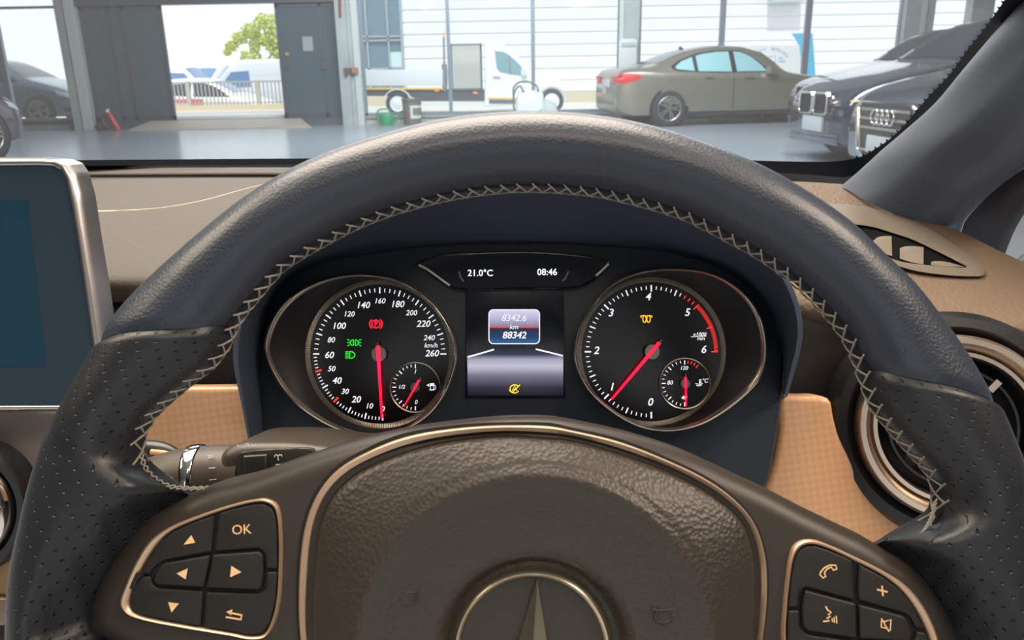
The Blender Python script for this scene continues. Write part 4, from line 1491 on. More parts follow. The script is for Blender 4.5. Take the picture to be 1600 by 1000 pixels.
# ================================================================== wiper stalk
KF = Frame(P(320, 720, 0.385), RIGHT.copy(), UP.copy(), -FWD)
stalk = thing('control_stalk', 'dark wiper and light stalk with chrome ring behind left spoke', 'control stalk', KF.m)
STK = mat('stalk_plastic', (58, 52, 46), 0.42, spec=0.4)
kk = 0.385 / F
def axis_tube(pts, m, name, n=28, flat=1.0):
    """solid of revolution along a picture line: (px, py, radius in px)"""
    q = catmull(pts, 26)
    mb = MB()
    path = [KF.loc(x, y, -0.006) for x, y, r in q]
    mb.tube(path, [r * kk for x, y, r in q], n)
    return mb.build(name, m, stalk, 50)
axis_tube([(214, 762, 26), (222, 760, 36), (240, 756, 42), (270, 751, 47), (300, 747, 50)], STK, 'stalk_knob')
axis_tube([(300, 747, 49), (303, 747, 52), (309, 746, 53), (315, 746, 52), (318, 746, 49)], CHROME, 'chrome_ring')
axis_tube([(316, 746, 50), (340, 745, 50.5), (365, 745, 51), (385, 744, 52)], STK, 'stalk_barrel')
mb = MB()
mb.slab(catmull(KF.l2([(352, 706), (372, 693), (420, 689), (470, 690), (505, 694), (560, 704), (620, 716), (620, 800), (350, 800)]), 120, True), -0.05, 0.008, 0.006, 5)
mb.build('stalk_housing', STK, stalk, 50)
mb = MB()
mb.slab(catmull(KF.l2([(370, 714), (374, 708), (392, 704.5), (440, 701), (480, 700), (490, 702), (494, 712), (498, 760), (372, 770), (369, 740)], 0.008), 90, True), 0.006, 0.0086, 0.0006, 2)
mb.build('switch_plate', mat('switch_plate_black', (44, 41, 39), 0.45, spec=0.4), stalk, 45)
mb = MB()
mb.slab(KF.l2([(381, 712), (418, 709.5), (420, 760), (382, 764)], 0.01), 0.007, 0.0112, 0.0012, 3)
mb.build('rocker_switch', mat('rocker_black', (34, 33, 31), 0.4, spec=0.5), stalk, 45)
mb = MB()
ZI = 0.0088
def kq(pts):
    return [tuple(KF.loc(220 + x / 5, 600 + y / 5, ZI).xy) for x, y in pts]
mb.stroke(kq([(1045, 570), (1050, 556), (1062, 552), (1072, 562), (1075, 596)]), 1.3 * kk, ZI)
mb.stroke(kq([(1105, 566), (1098, 553), (1085, 552), (1076, 562)]), 1.3 * kk, ZI)
mb.stroke(kq([(1055, 630), (1098, 628)]), 1.2 * kk, ZI)
mb.build('switch_symbols', ICONW, stalk, 0)
mb = MB()
ZI = 50 * kk - 0.006
def kb(pts):
    out = []
    for x, y in pts:
        px, py = 220 + x / 5, 600 + y / 5
        out.append((px, py))
    return out
def on_barrel(pts, wd):
    path = []
    for px, py in kb(pts):
        dy = (746 - py) * kk
        R = 50.6 * kk
        z = -0.006 + math.sqrt(max(1e-9, R * R - min(dy * dy, R * R * 0.98)))
        q = KF.loc(px, py, z)
        path.append(q)
    mb.tube(path, wd * kk, 5)
for pts, wd in (([(522, 562), (570, 553)], 0.55), ([(526, 576), (572, 568)], 0.55), ([(532, 658), (580, 654)], 0.6), ([(536, 750), (545, 749)], 0.5), ([(552, 749), (560, 748)], 0.5), ([(566, 747), (574, 746)], 0.5), ([(580, 745), (588, 744)], 0.5)):
    on_barrel(pts, wd)
for pts, wd in (([(782, 458), (800, 455)], 0.55), ([(850, 455), (880, 444), (900, 450)], 0.5), ([(905, 452), (925, 440), (938, 444)], 0.5)):
    pass
mb.build('wiper_marks', ICONW, stalk, 0)
mb = MB()
zi2 = 0.0006
for pts in ([(378, 690), (380, 692.5), (382, 690)], [(391, 691), (392, 688.6), (396, 688.6), (397, 691), (392, 691)], [(399, 688.5), (399, 691), (403, 691)], [(405, 690.5), (407, 688.5)]):
    q = [KF.loc(x, y + 1.5, 0.0006) for x, y in pts]
    mb.tube([(p.x, p.y, 0.0075) for p in q], 0.45 * kk, 5)
mb.build('housing_marks', ICONW, stalk, 0)
mb = MB()
path = []
def on_knob(pts, wd):
    path = []
    for px, py in kb(pts):
        q = KF.loc(px, py, 44 * kk - 0.006 + 0.0012)
        path.append(q)
    mb.tube(path, wd * kk, 5)
on_knob([(190, 750), (200, 730), (225, 728), (250, 732)], 0.45)
on_knob([(180, 770), (222, 752), (268, 770), (260, 785)], 0.45)
on_knob([(222, 735), (222, 778)], 0.45)
mb.build('washer_symbol', mat('grey_print', (130, 130, 128), 0.5), stalk, 0)

stalk2 = thing('control_stalk', 'dark stalk tip peeking out between left rim and beige trim', 'control stalk', Matrix.Translation(P(250, 697, 0.44)))
mb = MB()
mb.tube([P(x, y, 0.44) for x, y, r in catmull([(195, 704, 14), (225, 702, 15), (255, 706, 15), (280, 714, 10), (300, 722, 8)], 16)], [r * 0.44 / F for x, y, r in catmull([(195, 704, 14), (225, 702, 15), (255, 706, 15), (280, 714, 10), (300, 722, 8)], 16)], 20)
mb.build('stalk_arm', BLACKG, stalk2, 50, world=True)
mb = MB()
p = [P(x, y, 0.435) for x, y in ((236, 706), (255, 708), (270, 711))]
mb.tube(p, 4.5 * 0.44 / F, 10)
mb.build('amber_edge', mat('amber_trim', (196, 138, 92), 0.4), stalk2, 50, world=True)
# ================================================================== windscreen, pillar trim, mirror
def gd(px, py):
    return 0.87 - 0.30 * (262 - py) / 322 - 0.05 * ((px - 800) / 800) ** 2
ws = thing('windscreen', 'slightly hazy car windscreen with black dotted edge band', 'windscreen', Matrix.Translation(P(640, 262, 0.87)))
rows = [[tuple(P(x, y, gd(x, y))) for x in range(-300, 1781, 80)] for y in range(269, -127, -33)]
mb = MB()
mb.grid(rows)
mb.build('windscreen_glass', glass_mat('windscreen_glass', (0.94, 0.975, 0.985), 0.012, haze=0.045, haze_col=(0.78, 0.86, 0.97)), ws, 60, world=True)  # bluish scatter mixed into the glass stands for windscreen reflection glare
f_in = [(-220, 252), (130, 250), (400, 248), (480, 247.5), (800, 248), (1100, 249), (1250, 252.5), (1300, 252.3), (1325, 249.5), (1347, 244), (1373, 229), (1400, 209), (1450, 152), (1487, 112.5), (1512, 77.5), (1540, 42.5), (1570, 0), (1600, -45)]
f_out = [(-220, 270), (130, 268), (400, 267), (480, 266), (800, 272), (1100, 281), (1250, 290), (1300, 295), (1350, 300), (1385, 275), (1410, 245), (1440, 215), (1485, 165), (1525, 118), (1548, 92), (1575, 55), (1612, 5), (1645, -35)]
fi, fo = catmull(f_in, 260), catmull(f_out, 260)
mb = MB()
mb.grid([[tuple(P(x, y, gd(x, y) - 0.004)) for x, y in fi], [tuple(P((a[0] + b[0]) / 2, (a[1] + b[1]) / 2, gd(a[0], a[1]) - 0.004)) for a, b in zip(fi, fo)], [tuple(P(x, y, gd(x, y) - 0.004)) for x, y in fo]])
# dotted edge: little teeth along the pillar side
side = [p for p in catmull(f_in, 900) if p[0] > 1335]
for k in range(0, len(side) - 3, 5):
    a, b = side[k], side[k + 2]
    dx, dy = b[0] - a[0], b[1] - a[1]
    l = math.hypot(dx, dy)
    m_ = ((a[0] + b[0]) / 2 + dy / l * 4.2, (a[1] + b[1]) / 2 - dx / l * 4.2)
    mb.add([P(x, y, gd(x, y) - 0.004) for x, y in (a, b, m_)], [(0, 1, 2)])
FRIT = mat('frit_black', (10, 15, 27), 0.6, spec=0.2)
mb.build('frit_band', FRIT, ws, 30, world=True)
mb = MB()
pts = [(377, 256), (379, 252), (384, 250.6), (428, 250.2), (431, 251.5), (432, 256)]
mb.tube([P(x, y, 0.858) for x, y in pts], 0.0006, 6)
mb.build('number_window', mat('pale_line', (150, 165, 185), 0.4), ws, 30, world=True)

pil = thing('pillar_trim', 'dark grey windscreen pillar trim rising at right of dashboard', 'pillar trim', Matrix.Translation(P(1420, 340, 0.70)))
PIL = mat('pillar_grey', (86, 93, 106), 0.75, spec=0.25, bump=('noise', 900, 0.25, 0.0006))
PILD = mat('pillar_dark', (58, 59, 66), 0.8, spec=0.2)
seam = [(1500, 367, .705), (1506, 346, .69), (1526, 322, .675), (1565, 287, .65), (1600, 262, .63), (1640, 235, .61), (1690, 200, .585), (1740, 160, .56), (1820, 90, .53)]
curves = [[(1300, 300, .745), (1340, 272, .735), (1372, 240, .72), (1410, 208, .70), (1462, 160, .67), (1502, 112, .645), (1552, 52, .615), (1594, 0, .595), (1652, -75, .555)],
          [(1316, 294, .725), (1347, 264, .712), (1376, 238, .698), (1413, 206, .682), (1464, 160, .652), (1504, 112, .627), (1555, 54, .597), (1597, 2, .577), (1656, -72, .537)],
          [(1350, 312, .70), (1388, 287, .685), (1427, 256, .665), (1470, 220, .64), (1520, 175, .615), (1570, 120, .59), (1620, 65, .565), (1665, 10, .545), (1730, -75, .515)],
          [(1425, 346, .695), (1448, 318, .68), (1482, 287, .66), (1522, 250, .64), (1565, 210, .615), (1610, 165, .59), (1660, 115, .565), (1705, 65, .545), (1780, -20, .51)],
          [(1497, 367, .70), (1503, 346, .686), (1523, 321, .671), (1562, 286, .646), (1597, 261, .626), (1637, 234, .606), (1687, 199, .581), (1737, 159, .556), (1817, 89, .526)],
          [(1500, 368, .712), (1506, 347, .70), (1526, 323, .685), (1565, 288, .66), (1600, 263, .64), (1640, 236, .62), (1690, 201, .595), (1740, 161, .57), (1820, 91, .54)]]
g = loft(curves, 40, 50)
mb = MB()
mb.grid([[tuple(p) for p in r] for r in g])
mb.build('upper_trim', PIL, pil, 60, world=True)
curves = [[(x + 1, y + 1, d) for x, y, d in seam],
          [(1535, 386, .69), (1545, 362, .68), (1560, 336, .665), (1592, 308, .64), (1622, 283, .62), (1655, 256, .60), (1700, 222, .575), (1750, 182, .55), (1830, 112, .52)],
          [(1558, 398, .69), (1567, 376, .68), (1580, 350, .665), (1602, 322, .645), (1628, 298, .625), (1660, 270, .605), (1704, 236, .58), (1752, 196, .555), (1832, 126, .525)],
          [(1568, 404, .70), (1576, 382, .69), (1588, 355, .675), (1606, 327, .655), (1632, 302, .64), (1664, 274, .62), (1708, 240, .59), (1756, 200, .565), (1836, 130, .53)]]
g = loft(curves, 40, 20)
mb = MB()
mb.grid([[tuple(p) for p in r] for r in g])
mb.build('door_frame_seal', PILD, pil, 60, world=True)
mir = thing('door_mirror', 'black door mirror housing seen past the pillar at right', 'mirror', Matrix.Translation(P(1660, 470, 0.95)))
mb = MB()
rows = []
c0 = P(1672, 462, 0.95)
for i in range(13):
    a = PI * i / 12 - PI / 2
    rows.append([tuple(c0 + RIGHT * (0.078 * math.cos(a) * math.cos(b)) + FWD * (0.05 * math.cos(a) * math.sin(b)) + UP * (0.068 * math.sin(a))) for b in [2 * PI * k / 24 for k in range(24)]])
mb.grid(rows, closed_u=True)
mb.build('mirror_housing', BLACKG, mir, 70, world=True)
mb = MB()
mb.tube([P(1672, 470, 0.95), P(1640, 540, 0.88), P(1610, 600, 0.80)], 0.02, 12)
mb.build('mirror_arm', BLACKG, mir, 50, world=True)
# ================================================================== workshop hall
YF = 18.0
def fx(px, py=195, y=YF):
    return YP(px, py, y).x
def fz(px, py, y=YF):
    return YP(px, py, y).z
FLOOR = mat('grey_epoxy_floor', (160, 167, 176), 0.22, spec=0.5, var=(0.7, (146, 154, 164)), bump=('noise', 3.0, 0.12, 0.02))
CONC = mat('pale_concrete', (206, 204, 198), 0.8, var=(0.4, (190, 188, 182)))
WALLM = mat('workshop_wall_paint', (150, 152, 152), 0.8)
COLM = mat('column_grey_paint', (178, 184, 182), 0.6, var=(2.0, (146, 152, 152)))
FRAMEM = mat('window_frame_grey', (128, 138, 148), 0.45, metal=0.3)
DARKFR = mat('door_frame_dark', (72, 82, 92), 0.4)
PANE = glass_mat('shopfront_glass', (0.93, 0.96, 0.97), 0.012, haze=0.05, haze_col=(0.85, 0.92, 1.0))
def wbox(name, lo, hi, m, bev=0):
    mb = MB()
    mb.span(lo, hi)
    return struct(name, mb, m)
wbox('floor', (-17, -8, -0.1), (17, YF + 0.3, 0), FLOOR)
wbox('ground', (-60, YF + 0.3, -0.12), (60, 21.2, -0.02), CONC)
wbox('ground', (-5.8, 21.2, -1.12), (60, 60, -0.02), CONC)
wbox('ground', (-60, 21.2, -0.7), (-5.8, 70, -0.55), CONC)
wbox('ground', (-40, -40, -0.12), (40, -8.2, -0.02), CONC)
wbox('ceiling', (-17, -8, 5.0), (17, YF + 0.2, 5.15), WALLM)
wbox('wall_left', (-17.2, -8, 0), (-17, YF, 5), WALLM)
wbox('wall_right', (17, -8, 0), (17.2, YF, 5), mat('light_wall_paint', (196, 192, 184), 0.8))
wbox('wall_rear', (-17, -8.2, 0), (-3.5, -8, 5), WALLM)
wbox('wall_rear', (3.5, -8.2, 0), (17, -8, 5), WALLM)
wbox('wall_rear', (-3.5, -8.2, 3.4), (3.5, -8, 5), WALLM)  # unseen opening below, made to let sky light in behind the car
wbox('wall_front', (-17, YF - 0.1, 3.1), (17, YF + 0.2, 5), WALLM)
# low walls below the glazing
SILLM = mat('sill_wall_paint', (182, 180, 170), 0.7)
zl = fz(60, 193)
wbox('wall_front', (-17, YF - 0.05, 0), (fx(130), YF + 0.15, zl), mat('sill_wall_grey', (132, 140, 148), 0.7))
wbox('trim_1', (-17, YF - 0.1, zl), (fx(130), YF + 0.15, zl + 0.05), mat('sill_dark', (58, 66, 74), 0.5))
zr = fz(700, 181)
wbox('wall_front', (fx(572), YF - 0.05, 0), (17, YF + 0.15, zr), SILLM)
wbox('trim_2', (fx(572), YF - 0.1, zr - 0.02), (17, YF + 0.15, zr + 0.03), mat('sill_cap', (150, 150, 144), 0.5))
# columns
def column(px0, px1, py, dy0, dy1, stripe=None, m=COLM):
    x0, x1 = fx(px0, py), fx(px1, py)
    mb = MB()
    mb.span((x0, YF - dy0, 0), (x1, YF + dy1, 5.0))
    o = struct('column', mb, m, 0)
    if stripe:
        mb = MB()
        mb.span((fx(stripe[0], py), YF - dy0 - 0.03, 0), (fx(stripe[1], py), YF - dy0 + 0.02, 5.0))
        s = mb.build('column_flange', mat('column_light_paint', (192, 198, 194), 0.55), o, 0)
    return o
column(128, 152, 200, 0.30, 0.1, (143, 157))
column(540, 556, 195, 0.25, 0.15, None)
column(555, 573, 195, 0.18, 0.15, (563, 572))
column(967, 993, 190, 0.15, 0.15, (963, 969))
column(1389, 1432, 185, 0.20, 0.15, (1413, 1419))
column(1490, 1522, 180, 0.15, 0.15)
# header over the doors and the red strip beside it
z0 = fz(345, 6.5)
wbox('trim_3', (fx(150, 200), YF - 0.12, z0), (fx(545), YF + 0.12, 3.2), DARKFR)
# glazing: a frame of bars with a pane in it
def window(n, px0, px1, z_lo, mull, y=YF, z_hi=3.1, trans=None):
    x0, x1 = fx(px0), fx(px1)
    mb = MB()
    mb.span((x0, y - 0.04, z_lo), (x0 + 0.06, y + 0.04, z_hi))
    mb.span((x1 - 0.06, y - 0.04, z_lo), (x1, y + 0.04, z_hi))
    mb.span((x0, y - 0.04, z_lo), (x1, y + 0.04, z_lo + 0.06))
    mb.span((x0, y - 0.04, z_hi - 0.06), (x1, y + 0.04, z_hi))
    for px, wd in mull:
        x = fx(px, 150)
        mb.span((x - wd, y - 0.06, z_lo), (x + wd, y + 0.04, z_hi))
    if trans:
        mb.span((x0, y - 0.04, trans - 0.025), (x1, y + 0.04, trans + 0.025))
    o = struct('window_%d' % n, mb, FRAMEM, 0)
    mb = MB()
    mb.add([(x0, y, z_lo), (x1, y, z_lo), (x1, y, z_hi), (x0, y, z_hi)], [(0, 1, 2, 3)])
    mb.build('pane', PANE, o, 0)
    return o
window(1, -320, 130, zl + 0.05, [(16, 0.06)], trans=fz(60, 11.5))
window(2, 572, 966, zr + 0.03, [(704, 0.035), (833.5, 0.04)])
window(3, 993, 1390, zr + 0.03, [(1122, 0.055), (1252, 0.06)])
window(4, 1432, 1800, zr + 0.03, [])
# dark sliding doors either side of the opening
DOORG = mat('door_tinted_glass', (76, 92, 102), 0.10, spec=0.6)
def door(n, px0, px1, dy):
    x0, x1 = fx(px0, 195), fx(px1, 195)
    mb = MB()
    y = YF + dy
    zt = z0 + 0.02
    for lo, hi in (((x0, 0.16), (x0 + 0.07, zt)), ((x1 - 0.07, 0.16), (x1, zt)), ((x0, 0.16), (x1, 0.26)), ((x0, zt - 0.1), (x1, zt))):
        mb.span((lo[0], y - 0.03, lo[1]), (hi[0], y + 0.03, hi[1]))
    mx = x0 + (x1 - x0) * 0.72
    if n == 1:
        for q in (0.36, 0.52):
            mx = x0 + (x1 - x0) * q
            mb.span((mx - 0.03, y - 0.03, 0.18), (mx + 0.03, y + 0.03, zt))
    else:
        mb.span((mx - 0.025, y - 0.03, 0.18), (mx + 0.025, y + 0.03, zt))
    d = struct('door_%d' % n, mb, DARKFR, 0)
    mb = MB()
    mb.span((x0 + 0.06, y - 0.012, 0.24), (x1 - 0.06, y + 0.012, zt - 0.08))
    mb.build('pane', DOORG, d, 0)
    return d
door(1, 153, 277, 0.0)
wbox('trim_4', (fx(153), YF - 0.05, 0), (fx(540), YF + 0.29, 0.16), mat('threshold_dark', (74, 84, 94), 0.6))
d2 = door(2, 447, 540, 0.0)
mb = MB()
for px in (450, 504, 508):
    p = YP(px, 103, YF - 0.07)
    mb.box((p.x, p.y, p.z), (0.03, 0.04, 0.12))
mb.build('handle', SILVER, d2, 0)
def flat_sign(name, label, cat, px_pts, y, m, th_=0.012):
    q = [YP(x, py, y) for x, py in px_pts]
    c = sum(q, Vector()) / len(q)
    t = [(p.x - c.x, p.z - c.z) for p in q]
    mb = MB()
    M = Matrix(((1, 0, 0, 0), (0, 0, -1, 0), (0, 1, 0, 0), (0, 0, 0, 1)))
    mb.slab(t, -th_, 0.0, 0.002, 1, M)
    o = mb.build(name, m, None, 0)
    o.location = c
    return tag(o, label, cat)
flat_sign('notice', 'pale paper notice stuck on the dark glass door right of the opening', 'notice', [(472, 57), (488, 57), (489.5, 80), (473.5, 80)], YF - 0.045, mat('paper_grey', (150, 156, 160), 0.7))
flat_sign('sticker', 'small amber sticker on door edge beside the opening', 'sticker', [(445, 82), (451, 82), (452, 87), (446, 87)], YF - 0.045, mat('amber_sticker', (176, 140, 70), 0.6))
flat_sign('red_strip', 'dark red strip hanging at top of column beside door', 'sign', [(527, -30), (532, -30), (533, 28), (529.5, 28)], YF - 0.27, mat('dark_red', (120, 48, 52), 0.6), 0.03)
# latch box on the column
p = YP(548, 110, YF - 0.29)
t = thing('door_latch', 'rusty door latch with small orange box on grey column', 'latch', Matrix.Translation(p))
mb = MB()
mb.box((-0.06, 0, 0), (0.16, 0.06, 0.10))
mb.box((-0.10, 0, -0.07), (0.05, 0.05, 0.10))
mb.build('latch_body', mat('rusty_grey', (98, 88, 84), 0.6, metal=0.4), t, 0)
mb = MB()
mb.box((0.09, 0, 0.0), (0.12, 0.07, 0.11))
mb.build('latch_box', mat('dull_orange', (168, 112, 86), 0.6), t, 0)
p = YP(980, 84, YF - 0.2)
t = thing('wall_box', 'white electrical box mounted on column behind the beige sedan', 'electrical box', Matrix.Translation(p))
mb = MB()
mb.slab([(-0.19, -0.30), (0.19, -0.30), (0.19, 0.26), (0.12, 0.30), (-0.12, 0.30), (-0.19, 0.26)], 0, 0.12, 0.02, 2, Matrix(((1, 0, 0, 0), (0, 0, -1, 0), (0, 1, 0, 0), (0, 0, 0, 1))))
mb.build('box_body', mat('box_white', (206, 210, 208), 0.5), t, 30)
mb = MB()
mb.box((0, -0.13, 0.18), (0.3, 0.03, 0.08))
mb.build('box_lid', mat('box_grey', (176, 182, 182), 0.5), t, 0)
# ramp board at the threshold
q = [G(200, 204.5), G(487, 199.5), YP(470, 190, YF - 0.1), YP(236, 190, YF - 0.1)]
mb = MB()
vs = [Vector((v.x, v.y, 0.0)) for v in q] + [Vector((q[0].x, q[0].y, 0.015)), Vector((q[1].x, q[1].y, 0.015)), Vector((q[2].x, YF - 0.1, 0.165)), Vector((q[3].x, YF - 0.1, 0.165))]
vs[2].y = vs[3].y = YF - 0.1
vs[2].z = vs[3].z = 0.0
mb.add(vs, [(0, 1, 2, 3), (4, 5, 6, 7), (0, 1, 5, 4), (1, 2, 6, 5), (2, 3, 7, 6), (3, 0, 4, 7)])
tag(mb.build('ramp_board', mat('ramp_plywood', (186, 174, 158), 0.6, var=(1.5, (168, 160, 152))), None, 0), 'flat plywood ramp board lying at the open doorway', 'ramp')
# fire extinguisher leaning against the door, brown box beside it
b = Vector((YP(184, 195, 17.55).x, 17.55, 0))
t = thing('fire_extinguisher', 'red fire extinguisher leaning against dark door beside left column', 'fire extinguisher', Matrix.Translation((b.x, b.y, 0.0)) @ Matrix.Rotation(math.radians(-24), 4, 'Y'))
mb = MB()
mb.revolve([(0, 0.0), (0.055, 0.0), (0.06, 0.02), (0.06, 0.34), (0.05, 0.39), (0.02, 0.41)], 20)
mb.build('cylinder', mat('extinguisher_red', (190, 48, 66), 0.35), t, 40)
mb = MB()
mb.revolve([(0.02, 0.40), (0.035, 0.41), (0.035, 0.45), (0, 0.46)], 14)
mb.box((0.03, 0, 0.46), (0.10, 0.02, 0.015))
mb.build('valve_head', mat('valve_white', (226, 220, 216), 0.4), t, 40)
mb = MB()
mb.tube([(-0.03, 0, 0.42), (-0.10, 0, 0.38), (-0.12, 0, 0.22), (-0.10, 0, 0.10)], 0.012, 8)
mb.build('hose', BLACKG, t, 40)
b = Vector((YP(159, 195, 17.4).x, 17.4, 0))
t = thing('bucket', 'dark brown bucket lying between left column and red extinguisher', 'bucket', Matrix.Translation((b.x, b.y, 0.10)) @ Matrix.Rotation(math.radians(65), 4, 'Y'))
mb = MB()
mb.revolve([(0, -0.12), (0.075, -0.12), (0.10, 0.12), (0.106, 0.12), (0.10, 0.10)], 20)
mb.build('bucket_body', mat('bucket_brown', (88, 62, 66), 0.6), t, 40)
mb = MB()
mb.revolve([(0.095, 0.10), (0.11, 0.12), (0.10, 0.13)], 20)
mb.build('bucket_rim', mat('bucket_rim', (120, 92, 92), 0.6), t, 40)

# watering can and grey bucket by the window
def place(px, py, y=None):
    return G(px, py) if y is None else Vector((YP(px, py, y).x, y, 0))
b = place(604, 195.5)
t = thing('watering_can', 'green plastic watering can on floor below the window', 'watering can', Matrix.Translation((b.x, b.y, 0)))
GREEN = mat('can_green', (34, 142, 96), 0.4)
mb = MB()
mb.revolve([(0, 0), (0.14, 0), (0.145, 0.02), (0.16, 0.22), (0.15, 0.235), (0.13, 0.24), (0.04, 0.25)], 24, Matrix.Diagonal((1, 0.7, 1, 1)))
mb.build('can_body', GREEN, t, 40)
mb = MB()
mb.tube(catmull([(0.13, 0, 0.07), (0.22, 0, 0.11), (0.27, 0, 0.18), (0.34, 0, 0.22)], 14), [0.03, 0.03, 0.028, 0.027, 0.026, 0.024, 0.023, 0.022, 0.021, 0.02, 0.02, 0.02, 0.021, 0.024], 10)
mb.build('spout', GREEN, t, 40)
mb = MB()
mb.tube(catmull([(-0.14, 0, 0.05), (-0.20, 0, 0.16), (-0.15, 0, 0.31), (-0.02, 0, 0.335), (0.08, 0, 0.31), (0.10, 0, 0.23)], 20), 0.016, 8)
mb.build('handle', GREEN, t, 40)
b = place(645, 194.5)
t = thing('bucket', 'tall grey bucket with white label on floor below the window', 'bucket', Matrix.Translation((b.x, b.y, 0)))
mb = MB()
mb.revolve([(0, 0), (0.175, 0), (0.18, 0.02), (0.205, 0.50), (0.225, 0.505), (0.225, 0.535), (0.20, 0.535), (0.165, 0.03), (0, 0.03)], 32)
mb.build('bucket_body', mat('bucket_grey', (112, 110, 104), 0.5), t, 40)
mb = MB()
mb.revolve([(0.1915, 0.13), (0.206, 0.40)], 16, None, math.radians(120), math.radians(-95))
mb.build('bucket_label', mat('label_pale', (206, 206, 198), 0.6), t, 40)
mb = MB()
mb.revolve([(0.1945, 0.19), (0.2055, 0.35)], 16, None, math.radians(80), math.radians(-80))
mb.build('label_print', mat('label_grey', (120, 120, 114), 0.6), t, 40)
# pale washer with hoses
b = Vector((YP(828, 180, 16.6).x, 16.6, 0))
t = thing('pressure_washer', 'pale grey pressure washer with looped hoses near the window', 'machine', Matrix.Translation(b) @ Matrix.Scale(1.22, 4))
WH = mat('washer_white', (214, 218, 214), 0.45)
mb = MB()
mb.slab([(-0.24, 0.05), (0.24, 0.05), (0.22, 0.48), (0.18, 0.54), (-0.16, 0.54), (-0.20, 0.50)], -0.18, 0.18, 0.04, 3, Matrix(((1, 0, 0, 0), (0, 0, -1, 0), (0, 1, 0, 0.02), (0, 0, 0, 1))), True)
mb.build('washer_body', WH, t, 40)
mb = MB()
mb.revolve([(0, -0.14), (0.18, -0.12), (0.20, 0), (0.18, 0.12), (0, 0.14)], 24, Matrix.Translation((0.26, 0, 0.22)) @ Matrix.Rotation(PI / 2, 4, 'X'))
mb.build('hose_reel', mat('washer_grey', (186, 194, 192), 0.5), t, 40)
HOSE = mat('hose_grey', (108, 114, 112), 0.5)
for pts in ([(-0.10, -0.2, 0.55), (-0.16, -0.2, 0.64), (-0.22, -0.2, 0.60), (-0.27, -0.2, 0.45), (-0.25, -0.2, 0.2), (-0.26, -0.2, 0.03)],
            [(-0.26, -0.2, 0.40), (-0.26, -0.18, 0.62), (-0.16, -0.18, 0.70), (0.02, -0.18, 0.69), (0.12, -0.18, 0.62), (0.13, -0.18, 0.55)],
            [(0.16, -0.22, 0.26), (0.24, -0.22, 0.18), (0.30, -0.24, 0.12), (0.36, -0.24, 0.12), (0.37, -0.24, 0.17), (0.31, -0.24, 0.17), (0.28, -0.22, 0.10), (0.27, -0.2, 0.0)]):
    mb = MB()
    mb.tube(catmull(pts, 30), 0.016, 8)
    mb.build('hose', HOSE, t, 50)

